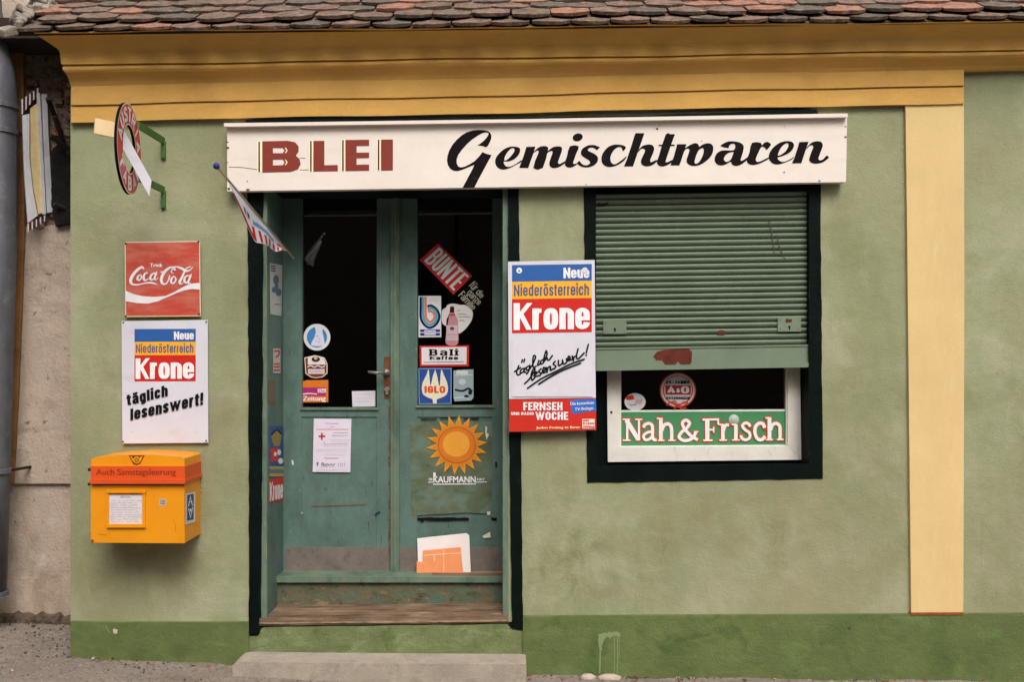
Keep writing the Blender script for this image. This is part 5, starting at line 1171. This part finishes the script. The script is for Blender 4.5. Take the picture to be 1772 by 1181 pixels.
mb = MB(); mb.pp(wobble([(-900, 1060), (60, 1066), (140, 1068), (140, 1110), (-900, 1110)], 5, 7), ND-.05, ND); obj('foot_mortar', mb, mat('dirty_foot', (108, 92, 76), .95, .2, 20, bump=.02, bs=60, layers=(((50, 42, 34), 24, .5, .6, .8),)), nb, bevel=.01)
# drainpipe
dp = thing('drainpipe', P(10, 1040, .3), 'grey zinc drainpipe at the far left edge', 'drainpipe')
pd = .3; mb = MB()
pth = [(-34, -30), (-30, 20), (-22, 70), (-8, 125), (-4, 160), (-4, 400), (-9, 560), (-14, 800), (-19, 1032)]
mb.tube([P(x, y, pd) for x, y in pth], [.094]*7+[.09, .085], 20); obj('pipe', mb, PIPE, dp, smooth=True)
for x, y, w in ((-4, 184, .1), (-4, 228, .1), (-14, 815, .097), (-19, 1028, .095)):
    mb = MB(); c = P(x, y, pd); mb.tube([c-Vector((0, 0, .012)), c+Vector((0, 0, .012))], w, 20); obj('collar', mb, PIPE, dp, bevel=.003)
for x, y in ((-4, 228), (-14, 815)):
    mb = MB(); c = P(x, y, pd); mb.tube([c+Vector((.09, .02, 0)), Vector((c.x+.12, ND, c.z))], .008, 8); obj('clamp', mb, SCREW, dp)

# projecting box sign on the neighbouring house, seen edge-on
bs = thing('box_sign', P(84, 390, .45), 'weathered projecting box sign seen edge-on beside the drainpipe', 'sign')
XS = P(88, 0, .46).x
def slant(dx):
    def f(x, y, off=0.0):
        k = (x-HX)/PX; X0 = XS+dx-.8*.46; d = (X0-k)/(k/D-.8)
        return Vector((k*(D+d)/D, d, EYE+(HY-y)/PX*(D+d)/D))
    return f
def sp2(pts, th, name, m, dx=0.0):
    f = slant(dx); fr = [f(x, y) for x, y in pts]; q = MB(); q.prism(fr, [p+Vector((-th, th, 0)) for p in fr]); return obj(name, q, m, bs, bevel=.002)
cz = tr(0, 140, 4.22)
PALE = mat('pale_panel', (216, 214, 220), .6, .06, 12, layers=(((140, 134, 130), (20, 20, 5), .55, .7, .5),)); YELP = mat('yellowed_panel', (224, 200, 148), .6, .08, 12)
sp2([cz(165, 250), cz(215, 240), cz(215, 560), cz(240, 800), cz(275, 985), cz(205, 1035), cz(180, 700)], .008, 'outer_panel', PALE)
sp2([cz(222, 200), cz(300, 140), cz(300, 500), cz(318, 960), cz(280, 975), cz(240, 760), cz(222, 560)], .008, 'middle_panel', YELP, -.01)
sp2([cz(308, 95), cz(342, 95), cz(355, 400), cz(385, 955), cz(345, 965), cz(325, 600)], .02, 'inner_panel', PALE, .0)
sp2([cz(270, 90), cz(290, 85), cz(318, 600), cz(335, 970), cz(315, 975), cz(298, 600)], .008, 'rim', PALE, .006)
sp2([cz(160, 245), cz(268, 110), cz(270, 175), cz(225, 230), cz(200, 350), cz(180, 340)], .008, 'dark_cap', DARKW, -.02)
for (y0, y1, yy0, yy1) in ((175, 95, 245, 105), (1045, 985, 1105, 1030)):
    for k in range(9):
        x = 160+k*14 if y0 < 500 else 203+k*15; t = k/8; a = y0+(y1-y0)*t-(40 if y0 < 500 else 0); b = yy0+(yy1-yy0)*t
        sp2([cz(x, a), cz(x+7, a-5), cz(x+7, b-5), cz(x, b)], .004, 'fringe_strip', RUST if k % 2 else PALE, .004)
mb = MB(); mb.pp(wobble([(88, 262), (100, 250), (125, 264), (125, 386), (96, 392), (90, 370)], 1.5, 8), .44, .497); obj('shadow_panel', mb, mat('shadow_black', (26, 22, 20), .9, .3, 20, bump=.01), bs)  # black panel stands in for the shadow beside the sign brackets
mb = MB()
for a, b in ((cz(350, 130), cz(400, 260)), (cz(400, 260), cz(480, 500)), (cz(370, 400), cz(520, 520))): mb.tube([P(*a, .36), P(*b, .46)], .014, 8)
mb.tube([P(*cz(520, 520), .47), P(*cz(500, 520), .3)], .012, 8); mb.tube([P(*cz(395, 900), .4), P(*cz(520, 950), .47)], .012, 8)
split_obj('iron_bracket', mb, DARKW, bs)

# ================================================================== HOUSE ADDED ACROSS THE STREET TO BLOCK SKY LIGHT (seen only in the glass)
oh = thing('blocker_house', (0, -11, -.2), 'added out-of-view brown house row blocking sky light, reflected faintly in the shop glass', 'house')
OB = mat('blocker_render', (74, 66, 56), .9, .1, 2); OR_ = mat('blocker_roof', (70, 48, 40), .9, .15, 3)
mb = MB(); mb.box((-14, -14, 4.2), (26, 6, 8.8)); obj('wall', mb, OB, oh)  # added tall and near, to cut sky light on the left
mb = MB(); mb.prism([Vector((-27.5, -10.6, 8.6)), Vector((-27.5, -17.5, 8.6)), Vector((-27.5, -14, 11.6))], [Vector((-.6, -10.6, 8.6)), Vector((-.6, -17.5, 8.6)), Vector((-.6, -14, 11.6))]); obj('roof', mb, OR_, oh)  # roof of the added blocker house
mb = MB(); mb.box((10, -14.5, 2.6), (21.9, 5, 5.6)); obj('blocker_wing', mb, OB, oh)  # added block, high enough to keep sky out of the pane reflections
for k in range(20):
    x = -22+(k % 10)*(2.6 if k > 9 else 3.4); z = 5.6 if k > 9 else 2.4
    if x > -1.8 and z > 4: continue
    mb = MB(); mb.box((x, -10.985 if x < -1 else -11.985, z), (1.1, .05, 1.5)); w = obj('window', mb, BLACKP, oh)  # window on the added blocker house
    mb = MB(); mb.box((x, -10.97 if x < -1 else -11.97, z-.8), (1.3, .16, .08)); obj('sill', mb, STONE, w)
